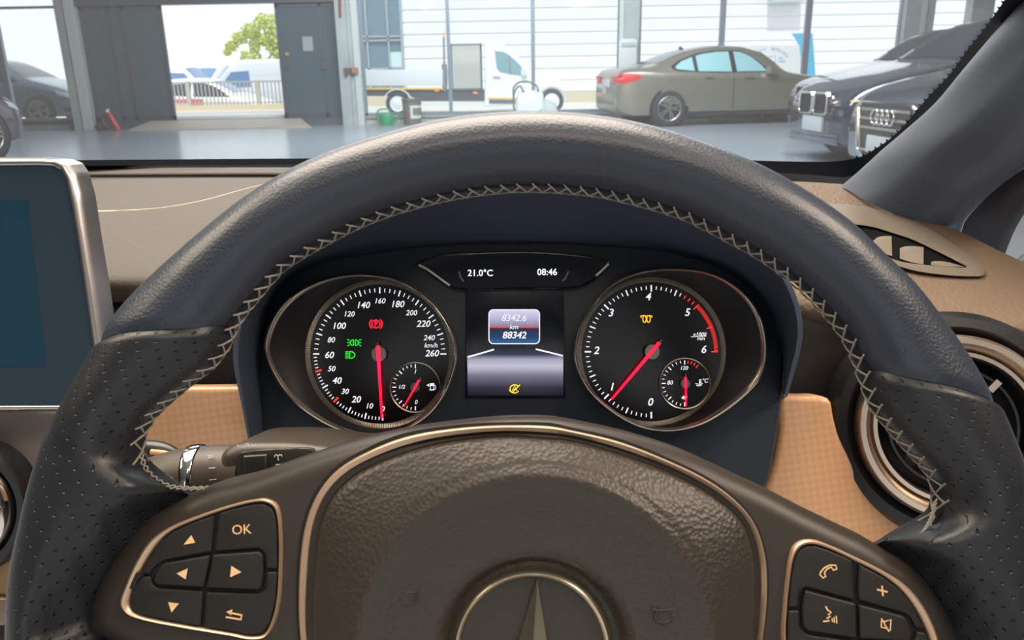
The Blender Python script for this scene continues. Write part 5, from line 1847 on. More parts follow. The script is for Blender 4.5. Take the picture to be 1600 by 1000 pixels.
# ================================================================== cars
TYRE = mat('tyre_rubber', (38, 42, 50), 0.75)
RIM = mat('alloy_rim', (168, 166, 164), 0.3, metal=0.8)
GLD = mat('car_glass_dark', (34, 44, 56), 0.06, spec=0.6)
GLC = glass_mat('car_glass_clear', (0.70, 0.86, 0.88), 0.08)
ARCHM = mat('arch_black', (18, 20, 26), 0.8)
PLATE = mat('number_plate', (198, 204, 206), 0.5)
class Car:
    def __init__(s, name, label, cat, group, L, W, prof, M, paint, glass=GLD, detail=True, wheel_r=0.33, axles=(0.19, 0.80), clear=0.19):
        s.L, s.W, s.p = L, W, prof
        s.t = thing(name, label, cat, M, group)
        s.paint, s.glass = paint, glass
        s.clear, s.wr, s.ax = clear, wheel_r, axles
        s.body()
        s.wheels(detail)
    def top(s, u): return csmooth(s.p['top'], u)
    def belt(s, u): return min(csmooth(s.p['belt'], u), s.top(u) - 0.01)
    def hw(s, u): return s.W / 2 * csmooth(s.p['w'], u)
    def rw(s, u): return s.W / 2 * csmooth(s.p['rw'], u)
    def x(s, u): return s.L / 2 - u * s.L
    def zb(s, u): return s.clear + csmooth(s.p.get('bot', [(0, 0.06), (0.06, 0.0), (0.93, 0.0), (1, 0.12)]), u)
    def sec(s, u):
        hw, rw, b, t_, zb = s.hw(u), min(s.rw(u), s.hw(u) * 0.96), s.belt(u), s.top(u), s.zb(u)
        g = t_ - b
        pts = [(0, zb), (hw * 0.86, zb), (hw * 0.95, zb + 0.03), (hw * 0.985, zb + 0.12), (hw, zb + 0.30), (hw, zb + (b - zb) * 0.62), (hw * 0.992, b - 0.10), (hw * 0.975, b - 0.03), (hw * 0.955, b),
               (hw * 0.955 + (rw - hw * 0.955) * 0.5, b + g * 0.42), (rw, b + g * 0.84), (rw * 0.93, b + g * 0.93), (rw * 0.75, b + g * 0.985), (rw * 0.4, t_), (0, t_ + 0.008)]
        return pts
    def side(s, u, z):
        pts = s.sec(u)
        for (a, za), (b, zb_) in zip(pts[1:], pts[2:]):
            if za <= z <= zb_ + 1e-9:
                return a + (b - a) * (z - za) / max(1e-6, zb_ - za)
        return pts[4][0]
    def body(s):
        us = [0.0, 0.008, 0.02, 0.04, 0.06] + [0.06 + 0.88 * k / 44 for k in range(1, 44)] + [0.94, 0.96, 0.98, 0.992, 1.0]
        rows = []
        for u in us:
            pts = s.sec(u)
            full = [(y, z) for y, z in pts] + [(-y, z) for y, z in reversed(pts[1:-1])]
            rows.append([(s.x(u), y, z) for y, z in full])
        mb = MB()
        mb.grid(rows, closed_u=True)
        n = len(rows[0])
        base = len(mb.v)
        for row, ofs in ((rows[0], 0), (rows[-1], (len(rows) - 1) * n)):
            half = n // 2
            for k in range(half):
                a, b = k, (n - k) % n
                a2, b2 = k + 1, n - k - 1
                f = (ofs + a, ofs + a2, ofs + b2, ofs + b) if a != b else (ofs + a, ofs + a2, ofs + b2)
                if a2 == b2:
                    f = (ofs + a, ofs + a2, ofs + b)
                mb.f.append(f)
        mb.build('body', s.paint, s.t, 38)
    def patch(s, name, uz, m, off=0.006, sides=(1, -1), parent=None, n=1):
        """panel lying on the flank: outline in (length fraction, height)"""
        out = []
        for sd in sides:
            mb = MB()
            o = uz
            tri = [[o[k] for k in t] for t in tessellate_polygon([[Vector((u, z, 0)) for u, z in o]])]
            for _ in range(3):
                nxt = []
                for a, b, c_ in tri:
                    m1, m2, m3 = [((p[0] + q[0]) / 2, (p[1] + q[1]) / 2) for p, q in ((a, b), (b, c_), (c_, a))]
                    nxt += [[a, m1, m3], [m1, b, m2], [m3, m2, c_], [m1, m2, m3]]
                tri = nxt
            for t in tri:
                mb.add([(s.x(u), sd * (s.side(u, z) + off), z) for u, z in t], [(0, 1, 2)])
            out.append(mb.build(name, m, parent or s.t, 30))
        return out
    def screen(s, name, u0, u1, m, inset=0.94, n=10, off=0.007):
        rows = []
        for k in range(n + 1):
            u = u0 + (u1 - u0) * k / n
            pts = s.sec(u)
            b = pts[10:]
            row = []
            for y, z in [(b[0][0] * inset, b[0][1])] + [(y, z) for y, z in b[1:]]:
                row.append((s.x(u), y, z + off))
            full = row + [(x, -y, z) for x, y, z in reversed(row[:-1])]
            rows.append(full)
        mb = MB()
        mb.grid(rows)
        return mb.build(name, m, s.t, 40)
    def wheels(s, detail):
        for u in s.ax:
            for sd in (1, -1):
                y = s.hw(u) * 0.99
                x = s.x(u)
                a = MB()
                a.revolve([(0, 0), (s.wr * 1.14, 0), (s.wr * 1.14, -0.05)], 32, Matrix.Translation((x, sd * (y + 0.004), s.wr)) @ Matrix.Rotation(-sd * PI / 2, 4, 'X'))
                a.build('wheel_arch', ARCHM, s.t, 30)
                a = MB()
                T = Matrix.Translation((x, sd * (y + 0.012), s.wr)) @ Matrix.Rotation(-sd * PI / 2, 4, 'X')
                R = s.wr
                a.revolve([(R * 0.66, 0.0), (R * 0.72, 0.012), (R * 0.92, 0.012), (R * 0.985, -0.005), (R, -0.04), (R, -0.17), (R * 0.9, -0.20), (R * 0.6, -0.20)], 40, T)
                w_ = a.build('tyre', TYRE, s.t, 40)
                a = MB()
                a.revolve([(R * 0.70, 0.010), (R * 0.67, 0.014), (R * 0.64, 0.004), (R * 0.62, -0.06), (0, -0.07)], 40, T)
                a.build('rim_well', ARCHM if detail else RIM, w_, 40)
                a = MB()
                a.revolve([(R * 0.69, 0.012), (R * 0.67, 0.017), (R * 0.635, 0.010)], 40, T)
                for k in range(10 if detail else 5):
                    an = 2 * PI * (k // 2) / 5 + (0.16 if k % 2 else -0.16) if detail else 2 * PI * k / 5
                    Rm = T @ Matrix.Rotation(an, 4, 'Z')
                    a.box((R * 0.36, 0, 0.002), (R * 0.60, 0.028 if detail else 0.07, 0.016), Rm)
                a.revolve([(0, 0.014), (R * 0.12, 0.012), (R * 0.14, 0.0)], 16, T)
                a.build('rim', RIM, w_, 30)
    def front_box(s, name, y, z, sx, sy, sz, m, end=0, bev=0.01, parent=None, off=0.0, rnd=None):
        """small part standing on the nose (end 0) or the tail (end 1)"""
        x = s.x(end)
        sg = 1 if end == 0 else -1
        o = rnd or [(-sy / 2, -sz / 2), (sy / 2, -sz / 2), (sy / 2, sz / 2), (-sy / 2, sz / 2)]
        M = Matrix(((0, 0, sg, x + sg * off), (1, 0, 0, y), (0, 1, 0, z), (0, 0, 0, 1)))
        mb = MB()
        mb.slab(o, -0.05, sx, bev, 2, M)
        return mb.build(name, m, parent or s.t, 40)
def heading(px, py, ang, local, z=0.0):
    """world matrix of a car whose local ground point stands at a picture point, turned by ang degrees"""
    g = G(px, py) if z == 0 else G(px, py, z)
    R = Matrix.Rotation(math.radians(ang), 4, 'Z')
    o = g - (R @ Vector(local))
    return Matrix.Translation((o.x, o.y, z)) @ R

SEDAN = dict(top=[(0, .60), (.015, .68), (.05, .74), (.15, .84), (.27, .93), (.31, .965), (.36, 1.16), (.42, 1.36), (.50, 1.455), (.58, 1.47), (.68, 1.42), (.76, 1.31), (.84, 1.155), (.87, 1.10), (.92, 1.085), (.97, 1.07), (.99, 1.0), (1, .85)],
             belt=[(0, .56), (.05, .70), (.15, .80), (.27, .885), (.33, .92), (.5, .945), (.7, .975), (.84, 1.0), (.92, 1.02), (.98, 1.0), (1, .80)],
             w=[(0, .66), (.01, .76), (.03, .86), (.08, .94), (.2, .99), (.5, 1), (.8, .99), (.92, .95), (.97, .90), (.99, .86), (1, .80)],
             rw=[(0, .60), (.05, .80), (.2, .88), (.3, .86), (.36, .76), (.42, .69), (.5, .66), (.65, .66), (.75, .68), (.84, .78), (.9, .84), (1, .74)])
BEIGE = mat('beige_metallic_paint', (140, 136, 122), 0.32, metal=0.45, coat=0.6)
NAVY = mat('navy_gloss_paint', (26, 36, 60), 0.10, spec=0.6, coat=1.0)
REDL = mat('tail_lamp_red', (200, 40, 46), 0.25, spec=0.5)
c = Car('sedan_car', 'beige metallic sedan parked sideways in the hall before the white building', 'car', None, 4.94, 1.87, SEDAN, heading(1045, 198, 9, (-1.48, -0.93, 0)), BEIGE, GLC, True, 0.335)
SG = mat('cabin_dark', (40, 46, 52), 0.6)
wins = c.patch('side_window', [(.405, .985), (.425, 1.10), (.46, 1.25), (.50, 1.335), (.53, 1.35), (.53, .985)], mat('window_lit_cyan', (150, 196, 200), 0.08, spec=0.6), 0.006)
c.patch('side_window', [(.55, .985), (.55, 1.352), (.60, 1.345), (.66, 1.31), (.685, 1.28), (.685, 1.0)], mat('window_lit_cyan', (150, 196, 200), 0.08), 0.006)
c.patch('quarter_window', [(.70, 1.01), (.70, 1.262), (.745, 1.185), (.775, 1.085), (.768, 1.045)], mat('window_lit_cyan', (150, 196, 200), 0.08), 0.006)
c.patch('window_surround', [(.385, .965), (.42, 1.115), (.46, 1.275), (.50, 1.355), (.56, 1.378), (.62, 1.368), (.68, 1.325), (.75, 1.215), (.79, 1.10), (.785, 1.05), (.765, 1.005), (.60, .965)], mat('window_rubber', (40, 44, 52), 0.4), 0.003)
c.patch('door_pillar', [(.53, .965), (.55, .965), (.55, 1.36), (.53, 1.36)], mat('pillar_black', (34, 38, 46), 0.3), 0.008)
c.screen('rear_window', .715, .835, GLD, 0.95)
c.screen('windshield', .325, .42, GLD, 0.95)
c.patch('tail_lamp', [(.905, .93), (.93, .975), (.985, .985), (.999, .92), (.999, .82), (.975, .80), (.94, .845)], REDL, 0.008)
for sd in (1, -1):
    c.front_box('rear_lamp', sd * 0.52, 0.86, 0.012, 0.30, 0.14, REDL, 1)
c.front_box('number_plate', 0, 0.80, 0.014, 0.48, 0.14, PLATE, 1, 0.004)
c.front_box('bumper_insert', 0, 0.46, 0.008, 1.2, 0.10, mat('bumper_grey', (122, 126, 126), 0.5), 1)
c.patch('sill_strip', [(.24, .22), (.74, .22), (.74, .27), (.24, .27)], mat('sill_black', (36, 40, 48), 0.5), 0.004)
c.patch('door_handle', [(.46, .845), (.50, .85), (.50, .868), (.46, .863)], SILVER, 0.018)
c.patch('door_handle', [(.625, .865), (.665, .87), (.665, .888), (.625, .883)], SILVER, 0.018)
c.patch('door_seam', [(.542, .30), (.546, .30), (.546, .95), (.542, .95)], mat('seam_dark', (70, 70, 68), 0.5), 0.003)
c.patch('body_crease', [(.24, .80), (.94, .865), (.94, .875), (.24, .812)], mat('crease_grey', (116, 114, 106), 0.4, metal=0.4), 0.003)
c.patch('headlamp', [(.01, .60), (.07, .64), (.10, .70), (.02, .67)], mat('headlamp_glass', (190, 200, 206), 0.1), 0.006)
for sd in (1, -1):
    mb = MB()
    mb.box((c.x(.40), sd * 0.98, 1.0), (0.12, 0.2, 0.13))
    mb.build('mirror', BEIGE, c.t, 30)
    mb = MB()
    for xx in (.47, .62):
        mb.slab([(-.12, 0), (.12, 0), (.10, .28), (-.08, .30)], -.1, .1, .05, 2, Matrix.Translation((c.x(xx + .06), sd * .38, .9)) @ Matrix.Rotation(PI / 2, 4, 'X'))
    mb.build('headrest', SG, c.t, 40)
mb = MB()
mb.slab([(-.07, 0), (.05, 0), (-.04, .06)], -.015, .015, 0, 1, Matrix.Translation((c.x(.69), 0, 1.415)) @ Matrix.Rotation(PI / 2, 4, 'X'), True)
mb.build('roof_aerial', mat('aerial_dark', (70, 66, 62), 0.5), c.t, 30)

SUV = dict(top=[(0, .66), (.012, .76), (.04, .84), (.10, .93), (.18, 1.01), (.25, 1.075), (.29, 1.12), (.34, 1.28), (.39, 1.44), (.46, 1.55), (.55, 1.585), (.7, 1.575), (.82, 1.53), (.88, 1.46), (.93, 1.25), (.97, 1.05), (1, .9)],
           belt=[(0, .62), (.03, .76), (.10, .86), (.2, .93), (.29, .99), (.5, 1.03), (.8, 1.08), (.9, 1.10), (1, .85)],
           w=[(0, .74), (.008, .80), (.025, .88), (.07, .95), (.18, 1), (.5, 1), (.85, 1), (.95, .96), (1, .86)],
           rw=[(0, .66), (.05, .82), (.2, .88), (.29, .86), (.35, .76), (.42, .70), (.6, .68), (.8, .68), (.9, .74), (1, .8)])
LAMPG = mat('headlamp_glass', (190, 200, 206), 0.1)
AMB = mat('amber_light_bar', (228, 178, 108), 0.3, emit=0.6)
GRB = mat('grille_black', (20, 24, 34), 0.4)
def dark_car(label, M, kind):
    c = Car('parked_car', label, 'car', 'dark cars parked in a row at right', 4.45, 1.83, SUV, M, NAVY, GLD, True, 0.34, (.20, .80))
    c.screen('windshield', .30, .43, GLD, 0.96)
    c.patch('side_window', [(.355, 1.05), (.40, 1.28), (.44, 1.38), (.49, 1.42), (.53, 1.43), (.53, 1.06)], GLD, 0.006)
    c.patch('side_window', [(.545, 1.06), (.545, 1.43), (.70, 1.42), (.74, 1.38), (.74, 1.09)], GLD, 0.006)
    c.patch('roof_trim', [(.33, 1.015), (.345, 1.04), (.405, 1.31), (.45, 1.41), (.54, 1.455), (.74, 1.44), (.74, 1.425), (.54, 1.44), (.455, 1.395), (.41, 1.29), (.352, 1.035), (.338, 1.01)], CHROME, 0.01)
    for sd in (1, -1):
        mb = MB()
        mb.slab([(-.10, -.07), (.10, -.07), (.11, .05), (-.06, .09)], -.08, .08, .04, 2, Matrix.Translation((c.x(.35), sd * 1.0, 1.06)) @ Matrix.Rotation(PI / 2, 4, 'Z') @ Matrix.Rotation(PI / 2, 4, 'X'), True)
        mb.build('mirror', NAVY, c.t, 40)
    return c
def kidney(c, z, wd, h, off):
    for sd in (1, -1):
        o = [(-wd * .5, -h * .36), (-wd * .36, -h * .5), (wd * .36, -h * .5), (wd * .5, -h * .36), (wd * .5, h * .36), (wd * .40, h * .5), (-wd * .42, h * .5), (-wd * .5, h * .36)]
        o2 = [(y * .84, zz * .84) for y, zz in o]
        x = c.x(0) + off
        M = Matrix(((0, 0, 1, x), (1, 0, 0, sd * (wd * .53)), (0, 1, 0, z), (0, 0, 0, 1)))
        mb = MB()
        mb.band([p for p in o], [p for p in o2], -0.06, 0.025, 0.01)
        g = mb.build('kidney_grille', CHROME, c.t, 40)
        mb = MB()
        mb.slab(o2, -0.05, 0.004, 0, 1, M)
        for k in range(6):
            yy = -wd * .36 + wd * .72 * k / 5
            mb.box((yy, 0, 0.008), (0.012, h * .7, 0.012), M)
        mb.build('grille_bars', GRB, g, 30)
        g.data.transform(M)
ca = dark_car('navy car with twin oval chrome grille and lit amber headlamp line', heading(1266, 252, 184.5, (4.45 / 2, 0, 0)), 'a')
cbM = heading(1256, 221, 184.5, (4.45 / 2, 0, 0))
cb = dark_car('navy car farthest back in the row, its nose before the beige sedan', cbM, 'b')
for c_ in (ca, cb):
    kidney(c_, .665, .36, .25, 0.02)
    c_.front_box('number_plate', 0, .44, .03, .50, .17, PLATE, 0, .004)
    for k in range(3):
        c_.front_box('intake_bar', 0, .24 + .045 * k, .012, 1.25, .02, mat('intake_silver', (120, 132, 150), 0.3, metal=0.7), 0, .004)
    c_.patch('headlamp', [(.008, .63), (.02, .71), (.07, .755), (.125, .795), (.115, .72), (.06, .665)], mat('headlamp_dark_glass', (58, 66, 82), 0.06, spec=0.7), 0.006)
    c_.patch('lamp_line', [(.012, .715), (.06, .755), (.11, .785), (.125, .80), (.118, .775), (.06, .735), (.014, .70)], AMB if c_ is ca else LAMPG, 0.012)
    for u_ in (.035, .055):
        for sd in (1, -1):
            mb = MB()
            mb.revolve([(0, .012), (.035, .006), (.045, 0)], 16, Matrix.Translation((c_.x(u_), sd * (c_.side(u_, .69) + .006), .69)) @ Matrix.Rotation(-sd * PI / 2, 4, 'X'))
            mb.build('lamp_lens', LAMPG, c_.t, 40)
    c_.patch('fog_lamp', [(.01, .42), (.03, .43), (.035, .49), (.012, .48)], LAMPG, 0.008)
    c_.patch('chrome_strip', [(.012, .385), (.09, .40), (.09, .41), (.012, .397)], CHROME, 0.008)
cc = dark_car('dark car with four interlocked rings on its grille, nearest at right', heading(1374, 298, 184.5, (4.45 / 2, 0, 0)), 'c')
o = [(-.42, -.28), (-.30, -.34), (.30, -.34), (.42, -.28), (.50, .12), (.42, .17), (-.42, .17), (-.50, .12)]
x = cc.x(0) + .02
M = Matrix(((0, 0, 1, x), (1, 0, 0, 0), (0, 1, 0, .60), (0, 0, 0, 1)))
mb = MB()
mb.band(o, [(a * .92, b_ * .90) for a, b_ in o], -0.05, 0.03, 0.01)
g = mb.build('grille_frame', CHROME, cc.t, 40)
g.data.transform(M)
mb = MB()
mb.slab([(a * .92, b_ * .90) for a, b_ in o], -0.05, .004, 0, 1)
g2_ = mb.build('grille_mesh', GRB, g, 30)
g2_.data.transform(M)
mb = MB()
for zz in (.10, .02, -.06, -.26):
    mb.box((0, zz, .012), (.80, .022, .02), M)
mb.build('grille_bars', SILVER, g, 30)
for k in range(4):
    mb = MB()
    mb.tube([(x + .035, (k - 1.5) * .085 + .062 * math.cos(2 * PI * j / 20), .64 + .062 * math.sin(2 * PI * j / 20)) for j in range(20)], .010, 8, True)
    mb.build('ring_badge', CHROME, cc.t, 60)
cc.front_box('number_plate', 0, .40, .045, .50, .15, PLATE, 0, .004)
cc.patch('headlamp', [(.008, .62), (.02, .72), (.08, .77), (.13, .80), (.11, .70), (.05, .64)], mat('headlamp_dark_glass', (58, 66, 82), 0.06), 0.006)

HATCH = dict(top=[(0, .55), (.012, .66), (.05, .80), (.12, .92), (.20, 1.02), (.26, 1.10), (.32, 1.25), (.40, 1.43), (.48, 1.53), (.6, 1.55), (.75, 1.52), (.88, 1.44), (.94, 1.25), (.98, 1.0), (1, .8)],
             belt=[(0, .5), (.04, .70), (.12, .80), (.22, .90), (.3, .95), (.5, 1.0), (.8, 1.06), (.92, 1.05), (1, .7)],
             w=[(0, .70), (.01, .78), (.03, .88), (.08, .95), (.2, 1), (.85, 1), (.95, .95), (1, .86)],
             rw=[(0, .6), (.05, .8), (.2, .86), (.28, .82), (.36, .74), (.45, .7), (.8, .68), (.9, .74), (1, .8)])
SLATE = mat('slate_blue_paint', (92, 108, 128), 0.25, coat=0.6)
c = Car('suv_car', 'slate blue hatchback outside the left window, nose pointing right', 'car', None, 4.2, 1.8, HATCH, heading(65, 196, 0, (4.2 / 2 - 4.2 * .20, -.9, 0)), SLATE, GLD, True, 0.34, (.20, .80))
c.patch('side_window', [(.30, 1.0), (.36, 1.20), (.42, 1.33), (.47, 1.40), (.56, 1.41), (.56, 1.03)], GLD, .006)
c.patch('side_window', [(.575, 1.03), (.575, 1.41), (.74, 1.38), (.74, 1.08)], GLD, .006)
c.screen('windshield', .27, .42, GLD, .95)
c.patch('headlamp', [(.015, .62), (.04, .73), (.10, .80), (.085, .70), (.04, .64)], LAMPG, .008)
c.patch('wing_badge', [(.245, .80), (.275, .80), (.275, .83), (.245, .83)], SILVER, .008)
c.patch('bumper_intake', [(.01, .30), (.06, .30), (.07, .40), (.02, .42)], GRB, .006)
c.front_box('grille', 0, .52, .01, .9, .10, GRB)
c = Car('dark_car', 'dark car cut off at the left edge, white alloy wheel on hall floor', 'car', None, 4.3, 1.8, HATCH, heading(-9, 248, 76, (4.3 / 2 - 4.3 * .20, -.9, 0)), mat('charcoal_paint', (48, 52, 64), 0.2, coat=0.8), GLD, True, 0.33, (.20, .80))
c.patch('headlamp', [(.015, .62), (.04, .73), (.10, .80), (.085, .70), (.04, .64)], LAMPG, .008)
c.screen('windshield', .27, .42, GLD, .95)
c.patch('side_window', [(.30, 1.0), (.36, 1.20), (.42, 1.33), (.47, 1.40), (.56, 1.41), (.56, 1.03)], GLD, .006)
# ================================================================== outside: white truck, clad building, fence, parked vans, tree
YT = 21.6
def px_slab(mb, pts, y, depth, bev=0.0):
    q = [YP(x, py, y) for x, py in pts]
    M = Matrix(((1, 0, 0, 0), (0, 0, -1, y), (0, 1, 0, 0), (0, 0, 0, 1)))
    mb.slab([(p.x, p.z) for p in q], -depth, 0.0, bev, 3, M, True)
    return mb
TW = mat('truck_white', (236, 238, 240), 0.35, coat=0.3)
TG = mat('truck_grey', (120, 128, 136), 0.5)
TY = mat('truck_yellow', (226, 186, 70), 0.45)
TD = mat('truck_dark', (84, 92, 102), 0.6)
b0 = YP(720, 178, YT)
truck = thing('flatbed_truck', 'white dropside truck with mesh cage parked outside before the building', 'truck', Matrix.Translation((b0.x, YT + 0.9, 0)))
mb = MB()
px_slab(mb, [(757, 67), (764, 64.5), (772, 63), (782, 66), (801, 80), (817, 97), (830, 109), (846, 112.5), (864, 117), (875, 124), (880, 138), (881.5, 155), (880, 168), (866, 169), (860, 160), (757, 167)], YT, 1.75, 0.05)
cab = mb.build('cab', TW, truck, 40, world=True)
mb = MB()
px_slab(mb, [(772.5, 79), (786, 80.5), (795, 85.5), (806, 95), (815, 104), (814.5, 118), (797, 115.5), (781, 112), (776, 106)], YT - 0.012, 0.01)
mb.build('side_window', mat('truck_window', (120, 160, 170), 0.1, spec=0.6), cab, 30, world=True)
mb = MB()
px_slab(mb, [(794.5, 86), (797, 88), (799, 116), (796.5, 115.5)], YT - 0.02, 0.01)
mb.build('window_post', TG, cab, 30, world=True)
mb = MB()
px_slab(mb, [(815, 104), (822, 106), (824, 118), (817, 121), (813.5, 116)], YT - 0.10, 0.10, 0.015)
mb.build('wing_mirror', mat('mirror_white', (214, 216, 216), 0.4), cab, 30, world=True)
mb = MB()
px_slab(mb, [(770, 119.5), (782, 120), (782, 121.5), (770, 121)], YT - 0.03, 0.02)
mb.build('door_handle', TG, cab, 30, world=True)
mb = MB()
px_slab(mb, [(760.5, 152), (808, 152.7), (808, 155), (760.5, 154.5)], YT - 0.012, 0.012)
mb.build('yellow_stripe', TY, cab, 30, world=True)
mb = MB()
px_slab(mb, [(764, 155.5), (806, 156), (806, 162), (764, 162)], YT - 0.012, 0.012)
mb.build('step_recess', TD, cab, 30, world=True)
mb = MB()
px_slab(mb, [(563, 109), (692, 109), (692, 134), (563, 134)], YT, 1.8, 0.01)
mb.build('dropside_bed', mat('dropside_pale', (214, 220, 224), 0.45), truck, 30, world=True)
mb = MB()
px_slab(mb, [(563, 137), (692, 137), (692, 140), (563, 140)], YT - 0.01, 0.05)
mb.build('yellow_rail', TY, truck, 30, world=True)
for q in ([(679, 138.5), (686, 138.5), (686, 143), (679, 143)], [(739, 143), (746, 143), (746, 146.5), (739, 146.5)]):
    mb = MB()
    px_slab(mb, q, YT - 0.03, 0.03)
    mb.build('marker_lamp', mat('lamp_orange', (232, 140, 60), 0.4), truck, 30, world=True)
mb = MB()
px_slab(mb, [(563, 141), (757, 141), (757, 158), (660, 158), (640, 150), (563, 150)], YT + 0.15, 1.4)
mb.build('chassis', TD, truck, 30, world=True)
mb = MB()
px_slab(mb, [(660, 159), (757, 160), (757, 165.5), (660, 165)], YT + 0.02, 0.06)
mb.build('side_guard', mat('guard_pale', (206, 212, 218), 0.5), truck, 30, world=True)
mb = MB()
px_slab(mb, [(691.8, 58), (694.8, 58), (696.5, 142), (693, 142)], YT - 0.01, 0.05)
px_slab(mb, [(690, 100), (698, 100), (699, 141), (691, 141)], YT + 0.1, 0.05)
mb.build('headboard_post', TG, truck, 30, world=True)
mb = MB()
px_slab(mb, [(693.5, 47), (695.2, 58), (691.6, 58)], YT - 0.01, 0.05)
mb.build('post_tip', TY, truck, 30, world=True)
# mesh cage: frame with crossing wires
mb = MB()
x0, x1, zt_, zb_ = YP(704, 69, YT).x, YP(752.5, 69, YT).x, YP(728, 68.5, YT).z, YP(728, 140, YT).z
for lo, hi in (((x0, zt_ - .03), (x1, zt_)), ((x1 - .05, zb_), (x1, zt_)), ((x0, zb_), (x0 + .03, zt_)), ((x0, zb_), (x1, zb_ + .03))):
    mb.span((lo[0], YT - .03, lo[1]), (hi[0], YT + .02, hi[1]))
cage = mb.build('cage_frame', TD, truck, 0, world=True)
mb = MB()
for k in range(1, 16):
    x = x0 + (x1 - x0) * k / 16
    mb.span((x - .008, YT - .01, zb_), (x + .008, YT + .006, zt_))
for k in range(1, 24):
    z = zb_ + (zt_ - zb_) * k / 24
    mb.span((x0, YT - .01, z - .008), (x1, YT + .006, z + .008))
mb.build('cage_mesh', mat('mesh_white', (222, 224, 218), 0.5), truck, 0, world=True)
mb = MB()
mb.span((x0 + .02, YT + 0.25, zb_), (x1 - .05, YT + 0.3, zt_ - .04))
mb.build('cage_panel', mat('panel_cream', (208, 208, 196), 0.6), truck, 0, world=True)
for px in (622, 862):
    q = YP(px, 170, YT)
    R = 0.31
    T = Matrix.Translation((q.x, YT - 0.03, R - 0.02)) @ Matrix.Rotation(PI / 2, 4, 'X')
    mb = MB()
    mb.revolve([(R * .6, 0), (R * .7, .02), (R * .94, .01), (R, -.03), (R, -.2), (R * .5, -.2)], 36, T)
    w_ = mb.build('tyre', TYRE, truck, 40, world=True)
    mb = MB()
    mb.revolve([(R * .64, .012), (R * .5, .0), (R * .3, .03), (0, .035)], 32, T)
    mb.build('rim', mat('steel_rim_white', (220, 224, 228), 0.4), w_, 40)
    bpy.data.objects[w_.name]
    for ch in w_.children:
        ch.data.transform(truck.matrix_world.inverted())
    mb = MB()
    mb.revolve([(R * 1.12, 0.0), (R * 1.22, 0.0), (R * 1.24, -.12)], 30, T, PI, 0.0)
    mb.build('mudguard', mat('mudguard_pale', (200, 208, 214), 0.5), truck, 40, world=True)

# ---- clad building opposite
YB = 28.5
bx0, bx1 = YP(545, 100, YB).x, YP(1750, 100, YB).x
wx = YP(633, 100, YB).x
bld = thing('clad_building', 'white building with horizontal metal cladding across the yard', 'building', Matrix.Translation(((bx0 + bx1) / 2, YB, -0.02)))
mb = MB()
pitch_ = 0.385
rows = []
z = 0.32
prof = []
while z < 6.4:
    prof += [(YB, z), (YB - 0.055, z + pitch_ * 0.10), (YB - 0.055, z + pitch_ * 0.86)]
    z += pitch_
prof.append((YB, z))
mb.grid([[(x, y, zz) for y, zz in prof] for x in (wx, bx1)])
mb.span((wx, YB, 0.0), (bx1, YB + 6, 6.4))
mb.build('cladding', mat('white_cladding', (238, 240, 246), 0.5), bld, 20, world=True)
mb = MB()
mb.span((bx0, YB - 0.06, -0.02), (bx1, YB + 0.05, 0.34))
mb.build('plinth', mat('plinth_sand', (206, 196, 170), 0.8), bld, 0, world=True)
mb = MB()
zt1, zt2 = YP(600, 57, YB).z, YP(600, 107, YB).z
for z in (zt1, zt1 - 0.12, zt2):
    mb.span((bx0, YB - 0.03, z - .03), (wx, YB + 0.03, z + .03))
for px in (575, 608):
    x = YP(px, 80, YB).x
    mb.span((x - .03, YB - .03, 0.3), (x + .03, YB + .03, 6.4))
mb.span((wx - .1, YB - .05, 0.3), (wx + .02, YB + .05, 6.4))
wf = mb.build('window_frame', mat('alu_frame', (186, 200, 208), 0.4, metal=0.5), bld, 0, world=True)
mb = MB()
mb.span((bx0, YB + .04, 0.3), (wx, YB + .06, 6.4))
mb.build('pane', mat('blue_window_glass', (112, 140, 158), 0.10, spec=0.6), bld, 0, world=True)
mb = MB()
p0, p1 = YP(608, 105, YB), YP(631, 81, YB)
mb.span((p0.x, YB + .02, p0.z), (p1.x, YB + .035, p1.z))
mb.build('painted_reflection', mat('reflection_pale', (206, 232, 236), 0.6), bld, 0, world=True)  # pale rectangle painted in as the bright reflection on the window glass
mb = MB()
p0, p1 = YP(1198, 5, YB), YP(1251, -20, YB)
mb.span((p0.x, YB - .5, p0.z), (p1.x, YB - .05, p1.z))
mb.build('wall_unit', mat('unit_grey', (190, 204, 206), 0.6), bld, 0, world=True)
mb = MB()
mb.span((YP(1485, 0, YB).x, YB - .2, 0.3), (YP(1530, 0, YB).x, YB - .05, 6.0))
# banner and lettered board in front of the building
YN = 20.6
CY = mat('banner_cyan', (72, 190, 236), 0.5)
q = flat_sign('banner', 'bright blue curved banner standing outside behind the window bar', 'banner', [(1237, 52), (1269.5, 52), (1271, 70), (1274, 113), (1275, 172.5), (1249, 173), (1251.5, 95), (1250, 78), (1244, 62)], YN + 0.04, CY, 0.02)
lb = flat_sign('sign_board', 'white sign board with faint blue arched lettering behind the sedan bonnet', 'sign', [(1150, 71), (1249, 70), (1251.5, 92), (1249, 113), (1247, 173), (1150, 175)], YN, mat('board_white', (240, 240, 242), 0.5), 0.02)
mb = MB()
txt = 'LEYY  BOTAIDES'
cx_, cy_, rad = 1203.5, 108, 33.5
mpx = (YP(1210, 90, YN) - YP(1200, 90, YN)).length / 10
c0 = lb.location
Mx = Matrix(((1, 0, 0, 0), (0, 0, -1, 0), (0, 1, 0, 0), (0, 0, 0, 1)))
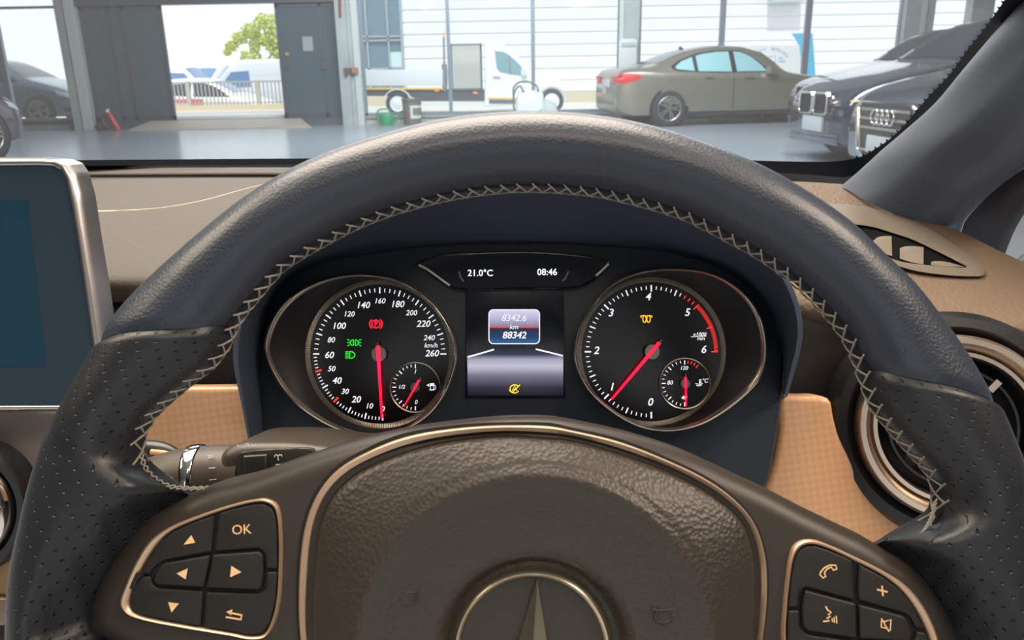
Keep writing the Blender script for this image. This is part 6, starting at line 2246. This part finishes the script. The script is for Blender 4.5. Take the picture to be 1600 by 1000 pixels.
for k, ch in enumerate(txt):
    a = math.radians(124 - 6.6 * k)
    if ch == ' ':
        continue
    q = YP(cx_ + rad * math.cos(a), cy_ - rad * math.sin(a) * 0.94, YN)
    mb.text(ch, q.x - c0.x, q.z - c0.z, 0.003, 4.6 * mpx * 1.36, 0, 0.0, a - PI / 2, Mx)
for pts, wd in (([(1200, 92), (1202, 89), (1211, 87), (1212, 97)], .9), ([(1216, 90), (1222, 90)], 1.0), ([(1216, 93), (1225, 93)], 1.0), ([(1216, 96.3), (1228, 96.3)], 1.2), ([(1200, 89.5), (1201, 93)], 1.6)):
    qq = [YP(x, y, YN) for x, y in pts]
    s_ = MB()
    s_.stroke([(v.x - c0.x, v.z - c0.z) for v in qq], wd * mpx, 0.003, 0.001)
    mb.add(s_.v, s_.f, Mx)
mb.build('arched_lettering', mat('lettering_blue', (128, 160, 200), 0.6), lb, 0)

# ---- low kerb wall, railing, lower car park
YK = 20.9
kx0, kx1 = YP(205, 170, YK).x, YP(545, 170, YK).x
zk = YP(350, 165.5, YK).z + 0.02
zap = YP(350, 173, YK).z
wbox('ground', (kx0, YF + 0.3, -0.02), (kx1, YK, zap), mat('apron_concrete', (232, 230, 226), 0.8))
mb = MB()
mb.span((kx0, YK, -0.02), (kx1, YK + 0.3, zk))
tag(mb.build('kerb_wall', mat('kerb_sand', (212, 196, 168), 0.8), None, 0), kind='structure')
ztop = YP(350, 127, YK).z
fen = thing('railing', 'pale upright bar railing on the kerb beyond the open doorway', 'railing', Matrix.Translation(((kx0 + kx1) / 2, YK + .15, zk)))
FENM = mat('railing_pale', (176, 178, 176), 0.5)
mb = MB()
mb.span((kx0, YK + .12, ztop - .04), (kx1, YK + .17, ztop))
mb.span((kx0, YK + .12, zk + .03), (kx1, YK + .17, zk + .06))
mb.build('rail', FENM, fen, 0, world=True)
mb = MB()
x = kx0
while x < kx1:
    mb.span((x, YK + .13, zk), (x + .028, YK + .16, ztop))
    x += 0.098
mb.build('bars', FENM, fen, 0, world=True)
for px in (292, 402):
    mb = MB()
    x = YP(px, 150, YK).x
    mb.span((x - .04, YK + .10, zk - 0.05), (x + .04, YK + .19, ztop + .02))
    mb.build('post', mat('post_pale', (196, 192, 180), 0.5), fen, 0, world=True)
ZL = -1.0
def base_matrix(px, y, z, ang):
    return Matrix.Translation((YP(px, 150, y).x, y, z)) @ Matrix.Rotation(math.radians(ang), 4, 'Z')
VAN = dict(top=[(0, .75), (.02, .95), (.08, 1.10), (.16, 1.22), (.22, 1.55), (.30, 1.98), (.36, 2.12), (.5, 2.15), (.9, 2.15), (.98, 2.08), (1, 1.9)],
           belt=[(0, .7), (.05, .95), (.15, 1.08), (.3, 1.15), (.9, 1.2), (1, 1.1)],
           w=[(0, .8), (.02, .88), (.08, .97), (.2, 1), (.95, 1), (1, .95)], rw=[(0, .75), (.1, .88), (.2, .88), (.35, .86), (.9, .88), (1, .86)])
VW = mat('van_white', (238, 240, 244), 0.3, coat=0.4)
SEA = mat('window_blue', (96, 132, 176), 0.1, spec=0.6)
def van(label, px, y, ang, paint=VW, L=5.0, glass=SEA):
    c = Car('parked_van', label, 'van', 'vehicles in the car park beyond the railing', L, 1.95, VAN, base_matrix(px, y, -0.55, ang), paint, glass, False, .34, (.17, .80))
    c.screen('windshield', .175, .29, glass, .95)
    c.patch('side_window', [(.215, 1.18), (.26, 1.50), (.30, 1.72), (.42, 1.75), (.42, 1.2)], glass, .006)
    return c
def small(label, px, y, ang, paint, prof=HATCH):
    c = Car('parked_car', label, 'car', 'vehicles in the car park beyond the railing', 4.1, 1.75, prof, base_matrix(px, y, -0.55, ang), paint, SEA, False, .32, (.19, .80))
    c.patch('side_window', [(.30, 1.0), (.36, 1.20), (.42, 1.33), (.47, 1.40), (.56, 1.41), (.56, 1.03)], GLD, .006)
    c.patch('side_window', [(.575, 1.03), (.575, 1.41), (.74, 1.38), (.74, 1.08)], GLD, .006)
    c.screen('windshield', .27, .42, SEA, .95)
    return c
v1 = van('white van with blue lettering at left beyond the railing', 268, 36, 0)
for o_ in v1.t.children:
    pass
mb = MB()
for k in range(7):
    mb.box((-.6 + .17 * k, 0, 0), (.11, .2 - .05 * (k % 2), .004))
for k in range(3):
    mb.box((-.1 + .14 * k, -.28, 0), (.09, .13, .004))
T = Matrix.Translation((v1.x(.55), -.99, 1.72)) @ Matrix.Rotation(PI / 2, 4, 'X')
mb.v = [tuple(T @ Vector(v)) for v in mb.v]
mb.build('van_lettering', mat('lettering_blue', (128, 160, 200), 0.6), v1.t, 0)
v2 = van('white van facing the hall with wide blue windscreen', 357, 40, 236)
v3 = van('silver white van in front of the tree beyond the railing', 405, 31, 205, mat('van_silver', (206, 214, 224), 0.3, coat=0.4))
s1 = small('small white hatchback behind the railing in middle of the doorway', 328, 25.5, 3, mat('hatch_white', (232, 236, 240), 0.3, coat=0.4))
s2 = small('light blue car behind the railing at right of the doorway', 450, 36, 170, mat('car_sky_blue', (126, 164, 224), 0.3, coat=0.4))
b = YP(307, 158, 24.0)
t = thing('barrier', 'red and white barrier block behind the railing', 'barrier', Matrix.Translation((b.x, 23.2, -0.55)))
RW = mat('barrier_red', (226, 84, 96), 0.5)
mb = MB()
mb.box((0, 0, .5), (.9, .12, 1.0))
mb.build('barrier_body', RW, t, 0)
mb = MB()
mb.box((-.1, -.07, .8), (.5, .03, .22))
mb.build('white_panel', VW, t, 0)

# ---- tree behind the car park
YTR = 49.0
def tp(px, py, dy=0):
    return YP(px, py, YTR + dy)
tb = tp(424, 150)
tree = thing('tree', 'pale green sunlit tree with leaning trunk beyond the car park', 'tree', Matrix.Translation((tb.x, YTR, 0)))
mb = MB()
BR = mat('bark_pale', (176, 160, 140), 0.8)
base = Vector((tp(417, 160).x, YTR, -0.55))
for pts, r0, r1 in (([base, tp(419, 128), tp(416, 104), tp(424, 84), tp(432, 60)], .13, .05), ([tp(417, 108), tp(404, 86), tp(385, 66), tp(368, 66)], .06, .025), ([tp(419, 120), tp(430, 104), tp(444, 90)], .06, .03), ([tp(404, 86), tp(402, 60), tp(408, 45)], .045, .02)):
    q = catmull([tuple(p) for p in pts], 16)
    mb.tube(q, [r0 + (r1 - r0) * k / 15 for k in range(16)], 8)
mb.build('trunk', BR, tree, 50, world=True)
LEAF = mat('leaf_yellow_green', (206, 212, 120), 0.6, var=(1.2, (176, 198, 96)))
rnd = random.Random(3)
mb = MB()
px_m = (tp(410, 60) - tp(400, 60)).length / 10
for px, py, r, n in ((432, 38, 17, 260), (412, 34, 13, 200), (392, 48, 12, 190), (374, 60, 10, 150), (362, 72, 8, 110), (400, 62, 9, 120), (386, 88, 9, 90), (430, 72, 13, 170), (446, 95, 16, 230), (424, 108, 8, 90), (355, 82, 5, 70), (418, 62, 12, 220), (440, 78, 14, 260), (432, 118, 14, 240), (420, 128, 8, 120), (398, 74, 7, 90), (440, 60, 16, 200), (412, 96, 7, 60), (450, 125, 14, 150), (460, 40, 16, 150), (400, 88, 7, 60)):
    for _ in range(int(n * 1.7)):
        while True:
            d = Vector((rnd.uniform(-1, 1), rnd.uniform(-1, 1), rnd.uniform(-1, 1)))
            if d.length < 1:
                break
        c_ = tp(px, py) + Vector((d.x * r * 1.3 * px_m, d.y * r * px_m, d.z * r * px_m * 1.05))
        u_ = Vector((rnd.uniform(-1, 1), rnd.uniform(-1, 1), rnd.uniform(-1, 1))).normalized()
        v_ = u_.orthogonal().normalized()
        s_ = rnd.uniform(.06, .13)
        mb.add([c_ - u_ * s_, c_ + v_ * s_ * .5, c_ + u_ * s_, c_ - v_ * s_ * .5], [(0, 1, 2, 3)])
mb.build('foliage', LEAF, tree, 0, world=True, fix=False)
